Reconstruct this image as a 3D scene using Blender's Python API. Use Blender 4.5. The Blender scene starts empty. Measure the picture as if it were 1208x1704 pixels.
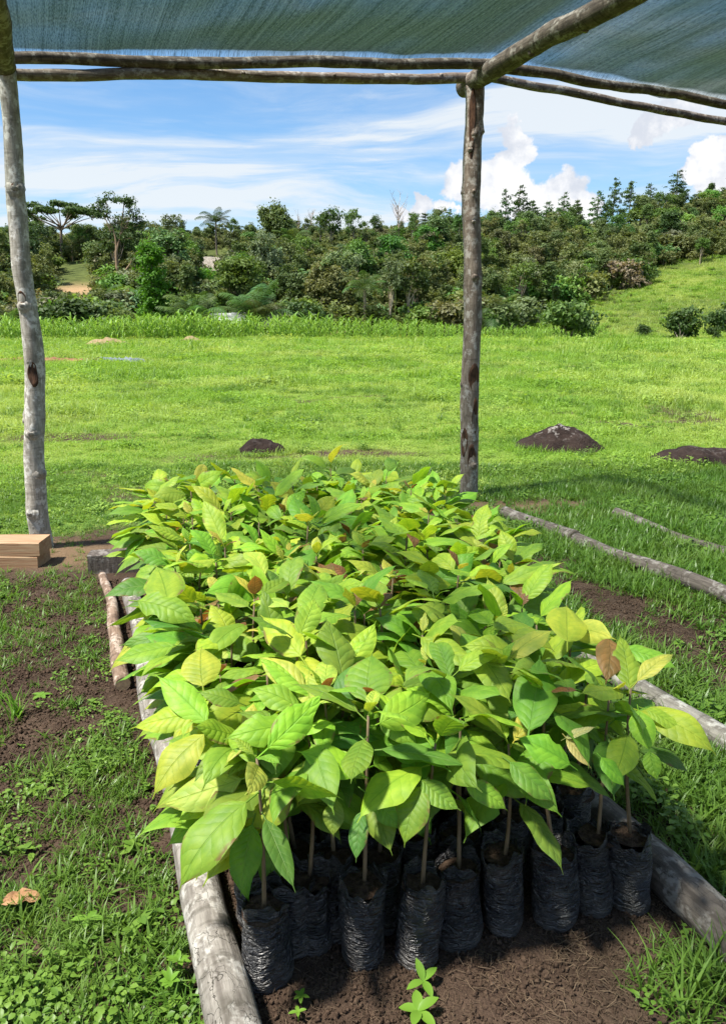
import bpy, math, random
import numpy as np
from mathutils import Vector, Matrix, Euler, noise as mnoise

rnd = random.Random(7)
rng = np.random.default_rng(11)
scene = bpy.context.scene
COL = scene.collection
PI = math.pi

# ------------------------------------------------------------------ camera, sky, sun, exposure
CAM_H, FPX, PITCH = 1.6, 1287.0, math.radians(14)
cam_data = bpy.data.cameras.new('camera')
cam_data.sensor_fit = 'VERTICAL'; cam_data.sensor_height = 36.0
cam_data.lens = 36.0 * FPX / 1704.0
cam_data.clip_start = 0.05; cam_data.clip_end = 4000
cam = bpy.data.objects.new('camera', cam_data); COL.objects.link(cam)
cam.location = (0, 0, CAM_H); cam.rotation_euler = (PI / 2 - PITCH, 0, 0)
scene.camera = cam

SUN_EL = math.radians(63)
SUN_AZ = math.atan2(-0.88, -0.42)          # compass angle from +Y towards +X
sun_vec = Vector((math.sin(SUN_AZ) * math.cos(SUN_EL), math.cos(SUN_AZ) * math.cos(SUN_EL), math.sin(SUN_EL)))
sl = bpy.data.lights.new('sun', 'SUN'); sl.energy = 2.9; sl.angle = math.radians(4.5); sl.color = (1.0, 0.95, 0.86)
sun = bpy.data.objects.new('sun', sl); COL.objects.link(sun)
sun.rotation_euler = (-sun_vec).to_track_quat('-Z', 'Y').to_euler()
sun.location = (-20, 0, 40)
scene.view_settings.view_transform = 'Standard'; scene.view_settings.look = 'None'
scene.view_settings.exposure = 1.74; scene.view_settings.gamma = 1.0
scene.view_settings.use_curve_mapping = False
try:
    scene.cycles.max_bounces = 6; scene.cycles.transparent_max_bounces = 8
    scene.cycles.transmission_bounces = 3; scene.cycles.diffuse_bounces = 2; scene.cycles.glossy_bounces = 2
    scene.cycles.use_denoising = True; scene.cycles.use_adaptive_sampling = True; scene.cycles.adaptive_threshold = 0.02
    scene.cycles.caustics_reflective = False; scene.cycles.caustics_refractive = False
except Exception: pass

# ------------------------------------------------------------------ node helper
class NT:
    def __init__(self, tree):
        self.t = tree; tree.nodes.clear()
    def n(self, kind, ins=None, **props):
        nd = self.t.nodes.new(kind)
        for k, v in props.items(): setattr(nd, k, v)
        for k, v in (ins or {}).items():
            s = nd.inputs[k]
            if isinstance(v, bpy.types.NodeSocket): self.t.links.new(v, s)
            else:
                if s.type == 'RGBA' and len(v) == 3: v = (*v, 1)
                s.default_value = v
        return nd
    def m(self, op, a, b=None, c=None, clamp=False):
        nd = self.t.nodes.new('ShaderNodeMath'); nd.operation = op; nd.use_clamp = clamp
        for i, v in enumerate((a, b, c)):
            if v is None: continue
            if isinstance(v, bpy.types.NodeSocket): self.t.links.new(v, nd.inputs[i])
            else: nd.inputs[i].default_value = v
        return nd.outputs[0]
    def mix(self, f, a, b, blend='MIX'):
        nd = self.t.nodes.new('ShaderNodeMix'); nd.data_type = 'RGBA'; nd.blend_type = blend
        nd.clamp_factor = True
        for i, v in ((0, f), (6, a), (7, b)):
            if isinstance(v, bpy.types.NodeSocket): self.t.links.new(v, nd.inputs[i])
            else:
                if i and len(v) == 3: v = (*v, 1)
                nd.inputs[i].default_value = v
        return nd.outputs[2]
    def ss(self, x, lo, hi):
        nd = self.t.nodes.new('ShaderNodeMapRange'); nd.interpolation_type = 'SMOOTHSTEP'
        self.t.links.new(x, nd.inputs[0]); nd.inputs[1].default_value = lo; nd.inputs[2].default_value = hi
        return nd.outputs[0]
    def noise(self, vec, scale, detail=4, rough=0.55, dist=0.0):
        return self.n('ShaderNodeTexNoise', {'Vector': vec, 'Scale': scale, 'Detail': detail, 'Roughness': rough, 'Distortion': dist}).outputs[0]
    def map(self, vec, scale=(1, 1, 1), loc=(0, 0, 0), rot=(0, 0, 0)):
        return self.n('ShaderNodeMapping', {'Vector': vec, 'Scale': scale, 'Location': loc, 'Rotation': rot}).outputs[0]
    def bump(self, h, strength=0.5, dist=0.01, normal=None):
        ins = {'Height': h, 'Strength': strength, 'Distance': dist}
        if normal is not None: ins['Normal'] = normal
        return self.n('ShaderNodeBump', ins).outputs[0]
    def out(self, sh, vol=None):
        o = self.t.nodes.new('ShaderNodeOutputMaterial'); self.t.links.new(sh, o.inputs[0])

def material(name):
    m = bpy.data.materials.new(name); m.use_nodes = True
    return m, NT(m.node_tree)

# ------------------------------------------------------------------ world: sky with clouds
def pix_dir(px, py):
    u, v = px - 604.0, py - 852.0
    f = FPX * math.cos(PITCH) - v * math.sin(PITCH)
    dn = v * math.cos(PITCH) + FPX * math.sin(PITCH)
    return Vector((u, f, -dn)).normalized()
def G(px, py, h=0.0):
    """point at height h seen at photo pixel"""
    d = pix_dir(px, py); t = (h - CAM_H) / d.z
    return Vector((d.x * t, d.y * t, h))
def atY(px, py, Y):
    d = pix_dir(px, py); t = Y / d.y
    return Vector((d.x * t, Y, CAM_H + d.z * t))

world = bpy.data.worlds.new('World'); scene.world = world; world.use_nodes = True
W = NT(world.node_tree)
sky = W.n('ShaderNodeTexSky', sky_type='NISHITA', sun_disc=False, sun_elevation=SUN_EL, sun_rotation=SUN_AZ % (2 * PI),
          altitude=300, air_density=1.0, dust_density=0.6, ozone_density=2.2)
tc = W.n('ShaderNodeTexCoord').outputs['Generated']
sep = W.n('ShaderNodeSeparateXYZ', {'Vector': tc})
dx, dy, dz = sep.outputs
zc = W.m('MAXIMUM', dz, 0.02)
# high thin cloud, laid on a plane overhead
pl = W.n('ShaderNodeCombineXYZ', {'X': W.m('DIVIDE', dx, W.m('ADD', zc, 0.10)), 'Y': W.m('DIVIDE', dy, W.m('ADD', zc, 0.10)), 'Z': 0.0}).outputs[0]
warp = W.n('ShaderNodeTexNoise', {'Vector': pl, 'Scale': 0.8, 'Detail': 3.0}).outputs['Color']
plw = W.n('ShaderNodeVectorMath', {0: pl, 1: W.n('ShaderNodeVectorMath', {0: warp, 'Scale': 0.9}, operation='SCALE').outputs[0]}, operation='ADD').outputs[0]
c1 = W.noise(W.map(plw, (0.34, 0.95, 1), (4.4, 1.55, 0), (0, 0, -0.35)), 1.0, 7, 0.58, 0.5)
c2 = W.noise(W.map(plw, (0.75, 2.0, 1), (1.7, 4.2, 0), (0, 0, -0.22)), 1.0, 8, 0.62, 0.25)
cir = W.m('ADD', W.m('MULTIPLY', W.ss(c1, 0.37, 0.57), W.m('ADD', W.m('MULTIPLY', W.ss(c2, 0.30, 0.65), 0.75), 0.25)), W.m('MULTIPLY', W.ss(c2, 0.42, 0.70), 0.5))
cir = W.m('MULTIPLY', cir, 1.0, clamp=True)
# heaped cloud, soft lobes with broken edges
az = W.m('ARCTAN2', dx, dy); el = W.m('ARCSINE', dz)
wn = W.n('ShaderNodeTexNoise', {'Vector': tc, 'Scale': 16.0, 'Detail': 6.0, 'Roughness': 0.6})
wn2 = W.noise(tc, 46.0, 5, 0.6)
wsep = W.n('ShaderNodeSeparateColor', {'Color': wn.outputs['Color']}).outputs
azw = W.m('ADD', az, W.m('MULTIPLY', W.m('SUBTRACT', wsep[0], 0.5), 0.10))
elw = W.m('ADD', el, W.m('MULTIPLY', W.m('SUBTRACT', wsep[1], 0.5), 0.08))
lobes = [(855, 215, 32), (875, 245, 34), (845, 270, 48), (800, 300, 62), (850, 320, 70), (920, 330, 60),
         (705, 345, 32), (668, 362, 24), (745, 352, 26), (965, 345, 50), (1080, 215, 34), (1110, 195, 36), (1145, 182, 32), (1060, 235, 22), (1200, 250, 34),
         (1165, 285, 34), (1215, 290, 44), (1290, 260, 60), (1400, 300, 90)]
tot = None
for px, py, r in lobes:
    d = pix_dir(px, py); a0 = math.atan2(d.x, d.y); e0 = math.asin(d.z); rr = r * 0.86 / 1330.0
    q = W.m('SUBTRACT', 1.0, W.m('ADD', W.m('POWER', W.m('DIVIDE', W.m('SUBTRACT', azw, a0), rr), 2.0), W.m('POWER', W.m('DIVIDE', W.m('SUBTRACT', elw, e0), rr * 0.85), 2.0)))
    tot = q if tot is None else W.m('MAXIMUM', tot, q)
# the same heaped cloud carried on round the rest of the horizon
ring = W.m('MULTIPLY', W.m('SUBTRACT', W.noise(W.map(tc, (1, 1, 1.8), (5.2, 1.1, 0)), 3.2, 6, 0.55), 0.56), 9.0)
ring = W.m('SUBTRACT', ring, W.m('MULTIPLY', W.m('ABSOLUTE', W.m('SUBTRACT', el, 0.10)), 10.0))
back = W.ss(W.m('MULTIPLY', dy, -1.0), -0.75, -0.45)
ring = W.m('SUBTRACT', ring, W.m('MULTIPLY', W.m('SUBTRACT', 1.0, back), 6.0))
tot = W.m('MAXIMUM', tot, ring)
tot = W.m('ADD', tot, W.m('MULTIPLY', W.m('SUBTRACT', wn2, 0.5), 1.1))
cum = W.ss(tot, -0.02, 0.42)
shade = W.ss(W.m('ADD', W.noise(W.map(tc, (1, 1, 1), (0, 0, 0.02)), 22.0, 6, 0.62), W.m('MULTIPLY', tot, 0.12)), 0.40, 0.70)
CLOUD_W = (4.6, 4.6, 4.65); CLOUD_S = (3.1, 3.3, 3.7)
ccol = W.mix(shade, CLOUD_S, CLOUD_W)
skyc = W.mix(1.0, sky.outputs[0], (0.52, 0.70, 0.80), 'MULTIPLY')
hz = W.m('SUBTRACT', 1.0, W.ss(dz, 0.0, 0.28))
skyc = W.mix(W.m('MULTIPLY', hz, 0.30), skyc, (2.6, 3.3, 4.0))
s1 = W.mix(W.m('MULTIPLY', cir, 0.88), skyc, (3.8, 4.0, 4.15))
s2 = W.mix(cum, s1, ccol)
bg = W.n('ShaderNodeBackground', {'Color': s2, 'Strength': 0.070})
try: world.cycles.sampling_method = 'NONE'      # broad sky: no need to aim at it
except Exception: pass
wo = W.t.nodes.new('ShaderNodeOutputWorld'); W.t.links.new(bg.outputs[0], wo.inputs[0])

# ------------------------------------------------------------------ object helpers
def tag(o, label=None, cat=None, group=None, kind=None):
    if label: o['label'] = label
    if cat: o['category'] = cat
    if group: o['group'] = group
    if kind: o['kind'] = kind
    return o
def empty(name, loc=(0, 0, 0), rot=(0, 0, 0)):
    o = bpy.data.objects.new(name, None); COL.objects.link(o)
    o.location = loc; o.rotation_euler = rot; o.empty_display_size = 0.1
    return o
def mesh_np(name, V, F, mat=None, smooth=True, uv=None):
    """V (n,3), F list of quads/tris or (m,k) array"""
    me = bpy.data.meshes.new(name)
    V = np.asarray(V, dtype=np.float32)
    if isinstance(F, np.ndarray):
        m, k = F.shape
        me.vertices.add(len(V)); me.vertices.foreach_set('co', V.ravel())
        me.loops.add(m * k); me.loops.foreach_set('vertex_index', F.astype(np.int32).ravel())
        me.polygons.add(m)
        me.polygons.foreach_set('loop_start', np.arange(0, m * k, k, dtype=np.int32))
        me.update(calc_edges=True)
    else:
        me.from_pydata([tuple(map(float, v)) for v in V], [], F)
    me.validate()
    if uv is not None:
        l = me.uv_layers.new(name='UVMap')
        li = np.empty(len(me.loops), dtype=np.int32); me.loops.foreach_get('vertex_index', li)
        l.data.foreach_set('uv', np.asarray(uv, dtype=np.float32)[li].ravel())
    me.polygons.foreach_set('use_smooth', np.full(len(me.polygons), smooth))
    if mat: me.materials.append(mat)
    me.update()
    return me
def obj(name, me, parent=None, mat=None):
    o = bpy.data.objects.new(name, me); COL.objects.link(o)
    if parent: o.parent = parent
    return o
def copy_tree(o, parent=None):
    c = o.copy(); COL.objects.link(c)
    if parent is not None: c.parent = parent
    for ch in o.children: copy_tree(ch, c)
    return c

class MB:
    """collects shapes of one piece"""
    def __init__(self): self.V = []; self.F = []; self.U = []
    def add(self, V, F, U=None):
        b = len(self.V); self.V += [tuple(v) for v in V]
        self.F += [tuple(i + b for i in f) for f in F]
        self.U += list(U) if U is not None else [(0, 0)] * len(V)
    def tube(self, pts, rad, seg=8, cap=True, fn=None):
        pts = [Vector(p) for p in pts]; n = len(pts); V = []; F = []; U = []
        if not hasattr(rad, '__len__'): rad = [rad] * n
        t0 = (pts[1] - pts[0]).normalized()
        a = Vector((1, 0, 0)) if abs(t0.x) < 0.8 else Vector((0, 1, 0))
        nn = (a - t0 * a.dot(t0)).normalized(); L = 0
        for i, p in enumerate(pts):
            t = (pts[min(i + 1, n - 1)] - pts[max(i - 1, 0)]).normalized()
            nn = (nn - t * nn.dot(t)).normalized(); b = t.cross(nn)
            if i: L += (p - pts[i - 1]).length
            for k in range(seg):
                th = 2 * PI * k / seg
                r = rad[i] * (fn(i / (n - 1), th) if fn else 1)
                V.append(p + nn * (math.cos(th) * r) + b * (math.sin(th) * r)); U.append((k / seg, L))
        for i in range(n - 1):
            for k in range(seg):
                k2 = (k + 1) % seg
                F.append((i * seg + k, i * seg + k2, (i + 1) * seg + k2, (i + 1) * seg + k))
        if cap:
            F.append(tuple(reversed(range(seg)))); F.append(tuple((n - 1) * seg + k for k in range(seg)))
        self.add(V, F, U)
    def box(self, c, s, rot=None):
        V = []
        for x in (-1, 1):
            for y in (-1, 1):
                for z in (-1, 1):
                    p = Vector((x * s[0] / 2, y * s[1] / 2, z * s[2] / 2))
                    if rot: p = rot @ p
                    V.append(Vector(c) + p)
        self.add(V, [(0, 1, 3, 2), (4, 6, 7, 5), (0, 4, 5, 1), (2, 3, 7, 6), (0, 2, 6, 4), (1, 5, 7, 3)])
    def mesh(self, name, mat=None, smooth=True):
        return mesh_np(name, self.V, self.F, mat, smooth, self.U)

def vnoise(x, y, seed=0):
    """smooth value noise, arrays"""
    x = np.asarray(x, dtype=np.float64); y = np.asarray(y, dtype=np.float64)
    xi = np.floor(x).astype(np.int64); yi = np.floor(y).astype(np.int64)
    fx = x - xi; fy = y - yi; fx = fx * fx * (3 - 2 * fx); fy = fy * fy * (3 - 2 * fy)
    def h(a, b):
        n = (a * 374761393 + b * 668265263 + seed * 1442695041) & 0xFFFFFFFF
        n = ((n ^ (n >> 13)) * 1274126177) & 0xFFFFFFFF
        n = n ^ (n >> 16)
        return (n & 0xFFFF) / 65535.0
    return (h(xi, yi) * (1 - fx) + h(xi + 1, yi) * fx) * (1 - fy) + (h(xi, yi + 1) * (1 - fx) + h(xi + 1, yi + 1) * fx) * fy
def fbm(x, y, seed=0, oct=4):
    s = 0; a = 0.5; t = 0
    for i in range(oct):
        s = s + a * vnoise(np.asarray(x) * 2 ** i, np.asarray(y) * 2 ** i, seed + i * 17); t += a; a *= 0.5
    return s / t
def sstep(x, a, b):
    t = np.clip((np.asarray(x, dtype=np.float64) - a) / (b - a), 0, 1); return t * t * (3 - 2 * t)

# bed frame: o across (to the right), s along the bed (away)
CA, SA = math.cos(math.radians(22)), math.sin(math.radians(22))
def B(o, s, z=0.0): return Vector((CA * o - SA * s, SA * o + CA * s, z))
def OS(X, Y): return CA * X + SA * Y, -SA * X + CA * Y

def terrain(X, Y):
    X = np.asarray(X, dtype=np.float64); Y = np.asarray(Y, dtype=np.float64)
    o, s = OS(X, Y); R = np.hypot(X, Y)
    z = (fbm(X * 1.3, Y * 1.3, 3) - 0.5) * 0.05 * sstep(R, 0.5, 5) + (fbm(X * 0.12, Y * 0.12, 5) - 0.5) * 0.5 * sstep(R, 9, 30)
    z += (fbm(X * 7, Y * 7, 9, 3) - 0.5) * 0.022 * (1 - sstep(R, 9, 14))
    ang = X / np.maximum(Y, 5)
    k = np.interp(ang, [-0.6, -0.3, 0, 0.2, 0.31, 0.45, 0.8], [0.175, 0.185, 0.182, 0.168, 0.172, 0.225, 0.25])
    st = np.interp(ang, [-0.5, 0.1, 0.25, 0.5], [72, 72, 68, 66])
    rd = np.interp(ang, [-0.5, 0, 0.25, 0.5], [150, 165, 205, 240])
    t = Y - st
    up = np.where(t > 0, np.minimum(t, rd - st) * k, 0)
    up = up * sstep(t, -2, 14)
    up = up - np.maximum(Y - rd, 0) * 0.05
    z += np.where(Y > 0, up, 0) + (fbm(X * 0.035, Y * 0.035, 21) - 0.5) * 4.5 * sstep(t, 0, 40) * (Y > 0)
    z = np.where(Y < -60, z + (np.abs(Y) - 60) * 0.03, z)
    return z
def tz(x, y): return float(terrain(np.array([x]), np.array([y]))[0])

def grass_cover(X, Y):
    """how much green grows at a spot (0 bare soil .. 1 full)"""
    o, s = OS(X, Y)
    n1 = fbm(X * 2.2, Y * 2.2, 31); n2 = fbm(X * 0.55, Y * 0.55, 37); n3 = fbm(X * 6, Y * 6, 41, 3)
    field = 0.97 - 0.55 * sstep(n2 * 0.6 + n1 * 0.4, 0.60, 0.68)
    left = np.interp(s, [0, 1.0, 1.9, 2.3, 2.9, 3.6, 4.6, 5.4, 6.4, 7.2], [0.66, 0.66, 0.64, 0.50, 0.42, 0.54, 0.58, 0.52, 0.60, 0.95])
    left = left + (n1 - 0.5) * 0.85 + (n3 - 0.5) * 0.7
    right = np.interp(o, [1.55, 1.7, 2.2, 2.3, 2.62, 2.75, 3.0, 3.15, 3.5, 3.7], [0.25, 0.5, 0.8, 0.8, 0.8, 0.44, 0.40, 0.75, 0.9, 0.97]) + (n1 - 0.5) * 0.7
    bed = np.where((o > 1.12) & (s < 1.32), 0.55 + (n1 - 0.5) * 0.8, 0.0) * sstep(o, 1.08, 1.3) * (1 - sstep(s, 1.2, 1.36))
    wL = 1 - sstep(o, 0.16, 0.26); wR = sstep(o, 1.56, 1.66)
    c = wL * left + wR * right + (1 - wL) * (1 - wR) * bed
    wf = sstep(s, 5.2, 6.8)
    c = c * (1 - wf) + field * wf
    # bare spots around the posts and the far soil patches
    def spot(px, py, rx, ry, a):
        p = G(px, py); q = ((X - p.x) / rx) ** 2 + ((Y - p.y) / ry) ** 2
        return a * np.exp(-q)
    c = c - spot(110, 925, 0.45, 0.5, 0.45) - spot(880, 845, 0.8, 0.35, 0.7) - spot(560, 755, 1.6, 0.35, 0.7) - spot(110, 728, 1.3, 0.5, 0.8) - spot(95, 695, 1.2, 0.6, 0.5) - spot(330, 765, 1.0, 0.4, 0.4) - spot(1130, 700, 1.3, 0.6, 0.35) - spot(890, 800, 0.8, 0.3, 0.3)
    return np.clip(c, 0, 1)

# ------------------------------------------------------------------ materials
def m_ground():
    m, n = material('soil_and_turf')
    geo = n.n('ShaderNodeNewGeometry').outputs['Position']
    cov = n.n('ShaderNodeAttribute', attribute_name='cover').outputs['Fac']
    far = n.n('ShaderNodeAttribute', attribute_name='far').outputs['Fac']
    dirt = n.n('ShaderNodeAttribute', attribute_name='dirt').outputs['Fac']
    a = n.noise(geo, 3.0, 6, 0.65); b = n.noise(geo, 38.0, 5, 0.7); c = n.noise(geo, 140.0, 3, 0.6); big = n.noise(geo, 0.25, 5, 0.6)
    soil = n.mix(n.ss(a, 0.3, 0.7), (0.046, 0.029, 0.020), (0.100, 0.066, 0.046))
    soil = n.mix(n.m('MULTIPLY', n.ss(b, 0.5, 0.75), 0.65), soil, (0.115, 0.078, 0.054))
    soil = n.mix(n.m('MULTIPLY', n.ss(c, 0.58, 0.75), 0.6), soil, (0.22, 0.16, 0.10))
    soil = n.mix(n.m('MULTIPLY', n.ss(c, 0.42, 0.28), 0.6), soil, (0.018, 0.010, 0.007))
    turf = n.mix(n.ss(b, 0.3, 0.7), (0.075, 0.145, 0.016), (0.20, 0.31, 0.042))
    turf = n.mix(n.m('MULTIPLY', n.ss(big, 0.38, 0.62), 0.6), turf, (0.28, 0.33, 0.07))
    g = n.ss(n.m('ADD', cov, n.m('MULTIPLY', n.m('SUBTRACT', b, 0.5), 0.8)), 0.35, 0.75)
    near = n.mix(g, soil, turf)
    hill = n.mix(n.ss(n.noise(geo, 0.11, 6, 0.65), 0.35, 0.65), (0.045, 0.075, 0.014), (0.16, 0.20, 0.035))
    hill = n.mix(n.m('MULTIPLY', n.ss(n.noise(geo, 0.9, 5, 0.7), 0.5, 0.7), 0.5), hill, (0.22, 0.22, 0.06))
    wd = n.n('ShaderNodeAttribute', attribute_name='wood').outputs['Fac']
    litter = n.mix(n.ss(n.noise(geo, 0.7, 5, 0.7), 0.35, 0.65), (0.030, 0.042, 0.012), (0.085, 0.105, 0.030))
    hill = n.mix(n.m('MULTIPLY', wd, 0.85), hill, litter)
    col = n.mix(far, near, hill)
    col = n.mix(n.m('MULTIPLY', dirt, n.ss(a, 0.2, 0.5)), col, (0.33, 0.22, 0.12))
    h = n.m('ADD', n.m('MULTIPLY', b, 0.7), n.m('MULTIPLY', c, 0.3))
    bp = n.bump(h, 1.0, 0.03)
    n.out(n.n('ShaderNodeBsdfPrincipled', {'Base Color': col, 'Roughness': 0.95, 'Specular IOR Level': 0.15, 'Normal': bp}).outputs[0])
    return m

def m_plant(name, cA, cB, trans=0.4, rough=0.5, scale=0.35, use_obj=False, spec=0.3, patch=0.0, patch_col=(0.2, 0.2, 0.05), dark2=None):
    """blade / foliage material: per-leaf random shade, slow patchiness over the place"""
    m, n = material(name)
    g = n.n('ShaderNodeNewGeometry')
    isl = g.outputs['Random Per Island']; pos = g.outputs['Position']
    oi = n.n('ShaderNodeObjectInfo')
    f = n.m('ADD', n.m('MULTIPLY', isl, 0.6), n.m('MULTIPLY', oi.outputs['Random'], 0.4))
    col = n.mix(f, cA, cB)
    if patch: col = n.mix(n.m('MULTIPLY', n.ss(n.noise(pos, scale, 5, 0.6), 0.4, 0.7), patch), col, patch_col)
    if dark2: col = n.mix(n.m('MULTIPLY', n.ss(n.noise(pos, scale * 2.7, 5, 0.65), 0.50, 0.66), 0.7), col, dark2)
    if use_obj: col = n.mix(1.0, col, oi.outputs['Color'], 'MULTIPLY')
    p = n.n('ShaderNodeBsdfPrincipled', {'Base Color': col, 'Roughness': rough, 'Specular IOR Level': spec})
    t = n.n('ShaderNodeBsdfTranslucent', {'Color': n.mix(1.0, col, (1.15, 1.1, 0.6), 'MULTIPLY')})
    n.out(n.n('ShaderNodeMixShader', {0: trans, 1: p.outputs[0], 2: t.outputs[0]}).outputs[0])
    return m

def m_leaf():
    m, n = material('seedling_leaf')
    uv = n.n('ShaderNodeUVMap').outputs[0]
    sp = n.n('ShaderNodeSeparateXYZ', {'Vector': uv}).outputs
    oi = n.n('ShaderNodeObjectInfo'); base = oi.outputs['Color']; rn = oi.outputs['Random']
    gm = n.n('ShaderNodeNewGeometry').outputs['Position']
    au = n.m('MULTIPLY', n.m('ABSOLUTE', n.m('SUBTRACT', sp[0], 0.5)), 2.0)
    wob = n.m('MULTIPLY', n.m('SUBTRACT', n.noise(uv, 5.0, 2), 0.5), 0.5)
    w = n.m('ADD', n.m('SUBTRACT', n.m('MULTIPLY', sp[1], n.m('ADD', 6.5, n.m('MULTIPLY', n.m('FRACT', n.m('MULTIPLY', rn, 7.3)), 3.5))), n.m('MULTIPLY', n.m('POWER', au, 0.8), 1.35)), wob)
    fr = n.m('ABSOLUTE', n.m('SUBTRACT', n.m('FRACT', w), 0.5))      # 0.5 on a side vein
    vein = n.ss(fr, 0.44, 0.496)
    mid = n.m('SUBTRACT', 1.0, n.ss(au, 0.015, 0.055))
    vm = n.m('MAXIMUM', n.m('MULTIPLY', vein, n.m('SUBTRACT', 1.0, n.m('MULTIPLY', au, 0.45))), mid)
    # young yellow leaves keep green veins, full-grown leaves have pale ones
    lum = n.n('ShaderNodeSeparateColor', {'Color': base}).outputs[0]
    young = n.ss(lum, 0.10, 0.24)
    vcol = n.mix(young, n.mix(0.55, base, (0.30, 0.42, 0.12)), n.mix(1.0, base, (0.58, 0.72, 0.5), 'MULTIPLY'))
    tint = n.noise(n.n('ShaderNodeVectorMath', {0: uv, 1: n.n('ShaderNodeCombineXYZ', {'X': n.m('MULTIPLY', rn, 37.0), 'Y': n.m('MULTIPLY', rn, 91.0), 'Z': 0.0}).outputs[0]}, operation='ADD').outputs[0], 3.0, 4, 0.6)
    col = n.mix(n.ss(tint, 0.3, 0.72), n.mix(1.0, base, (0.72, 0.82, 0.75), 'MULTIPLY'), n.mix(1.0, base, (1.22, 1.12, 1.0), 'MULTIPLY'))
    col = n.mix(n.m('MULTIPLY', vm, n.m('ADD', 0.35, n.m('MULTIPLY', n.m('FRACT', n.m('MULTIPLY', rn, 13.7)), 0.4))), col, vcol)
    # insect marks and scorched rims
    sv = n.n('ShaderNodeVectorMath', {0: uv, 1: n.n('ShaderNodeCombineXYZ', {'X': n.m('MULTIPLY', rn, 53.0), 'Y': n.m('MULTIPLY', rn, 17.0), 'Z': 0.0}).outputs[0]}, operation='ADD').outputs[0]
    sn = n.noise(sv, 9.0, 3, 0.55)
    spots = n.m('MULTIPLY', n.ss(sn, 0.70, 0.74), n.ss(rn, 0.35, 0.9))
    col = n.mix(n.m('MULTIPLY', spots, 0.85), col, (0.16, 0.09, 0.035))
    rim = n.m('MULTIPLY', n.m('MAXIMUM', n.ss(au, 0.70, 0.97), n.ss(sp[1], 0.88, 0.97)), n.m('MULTIPLY', n.ss(n.noise(sv, 4.0, 4, 0.65), 0.50, 0.60), n.ss(n.m('FRACT', n.m('MULTIPLY', rn, 29.3)), 0.55, 0.75)))
    col = n.mix(n.m('MULTIPLY', rim, 0.9), col, (0.20, 0.115, 0.05))
    q = n.m('SUBTRACT', 1.0, n.m('POWER', n.m('MULTIPLY', fr, 2.0), 2.0))
    fine = n.noise(sv, 60.0, 3, 0.6)
    hgt = n.m('ADD', n.m('ADD', n.m('MULTIPLY', q, n.m('ADD', 0.35, n.m('MULTIPLY', n.m('FRACT', n.m('MULTIPLY', rn, 17.9)), 0.9))), n.m('MULTIPLY', mid, -0.8)), n.m('MULTIPLY', fine, 0.22))
    bp = n.bump(hgt, 0.65, 0.0021)
    p = n.n('ShaderNodeBsdfPrincipled', {'Base Color': col, 'Roughness': n.m('ADD', 0.40, n.m('MULTIPLY', fine, 0.25)), 'Specular IOR Level': 0.36, 'Normal': bp})
    t = n.n('ShaderNodeBsdfTranslucent', {'Color': n.mix(1.0, col, (1.35, 1.2, 0.45), 'MULTIPLY'), 'Normal': bp})
    n.out(n.n('ShaderNodeMixShader', {0: 0.40, 1: p.outputs[0], 2: t.outputs[0]}).outputs[0])
    return m

def m_bark(name, c1, c2, lich, lich_amt=0.5, dark=(0.03, 0.022, 0.016), bump=0.6, along=6.0, crack=0.0, band=0.5):
    """bark along local Z"""
    m, n = material(name)
    oc = n.n('ShaderNodeTexCoord').outputs['Object']
    oi = n.n('ShaderNodeObjectInfo').outputs['Random']
    off = n.n('ShaderNodeCombineXYZ', {'X': n.m('MULTIPLY', oi, 31.0), 'Y': n.m('MULTIPLY', oi, 17.0), 'Z': n.m('MULTIPLY', oi, 77.0)}).outputs[0]
    v = n.n('ShaderNodeVectorMath', {0: oc, 1: off}, operation='ADD').outputs[0]
    fib = n.noise(n.map(v, (1, 1, 1.0 / along)), 60.0, 5, 0.65)
    ring = n.noise(n.map(v, (1, 1, 5.0)), 7.0, 5, 0.6, 0.6)
    blot = n.noise(n.map(v, (1, 1, 0.8)), 13.0, 5, 0.62)
    blot2 = n.noise(v, 34.0, 4, 0.6)
    col = n.mix(n.ss(fib, 0.3, 0.7), c1, c2)
    col = n.mix(n.m('MULTIPLY', n.ss(ring, 0.52, 0.68), band), col, dark)
    lf = n.m('MULTIPLY', n.m('MULTIPLY', n.ss(blot, 0.50, 0.58), n.ss(blot2, 0.36, 0.56)), lich_amt)
    col = n.mix(lf, col, lich)
    col = n.mix(n.m('MULTIPLY', n.ss(n.noise(v, 5.0, 4), 0.55, 0.7), 0.5), col, dark)
    h = n.m('ADD', n.m('MULTIPLY', fib, 0.6), n.m('MULTIPLY', ring, 0.6))
    if crack:
        vo = n.n('ShaderNodeTexVoronoi', {'Vector': n.n('ShaderNodeVectorMath', {0: n.map(v, (1, 1, 0.34)), 1: n.n('ShaderNodeVectorMath', {0: n.n('ShaderNodeTexNoise', {'Vector': v, 'Scale': 14.0, 'Detail': 3.0}).outputs['Color'], 'Scale': 0.09}, operation='SCALE').outputs[0]}, operation='ADD').outputs[0], 'Scale': 24.0}, feature='DISTANCE_TO_EDGE').outputs['Distance']
        ck = n.m('SUBTRACT', 1.0, n.ss(vo, 0.0, 0.022))
        ck = n.m('MULTIPLY', ck, n.ss(n.noise(v, 7.0, 3), 0.48, 0.62))
        col = n.mix(n.m('MULTIPLY', ck, crack), col, dark)
        h = n.m('SUBTRACT', h, n.m('MULTIPLY', ck, 0.8))
    bp = n.bump(h, bump, 0.008)
    n.out(n.n('ShaderNodeBsdfPrincipled', {'Base Color': col, 'Roughness': 0.85, 'Specular IOR Level': 0.25, 'Normal': bp}).outputs[0])
    return m

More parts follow.
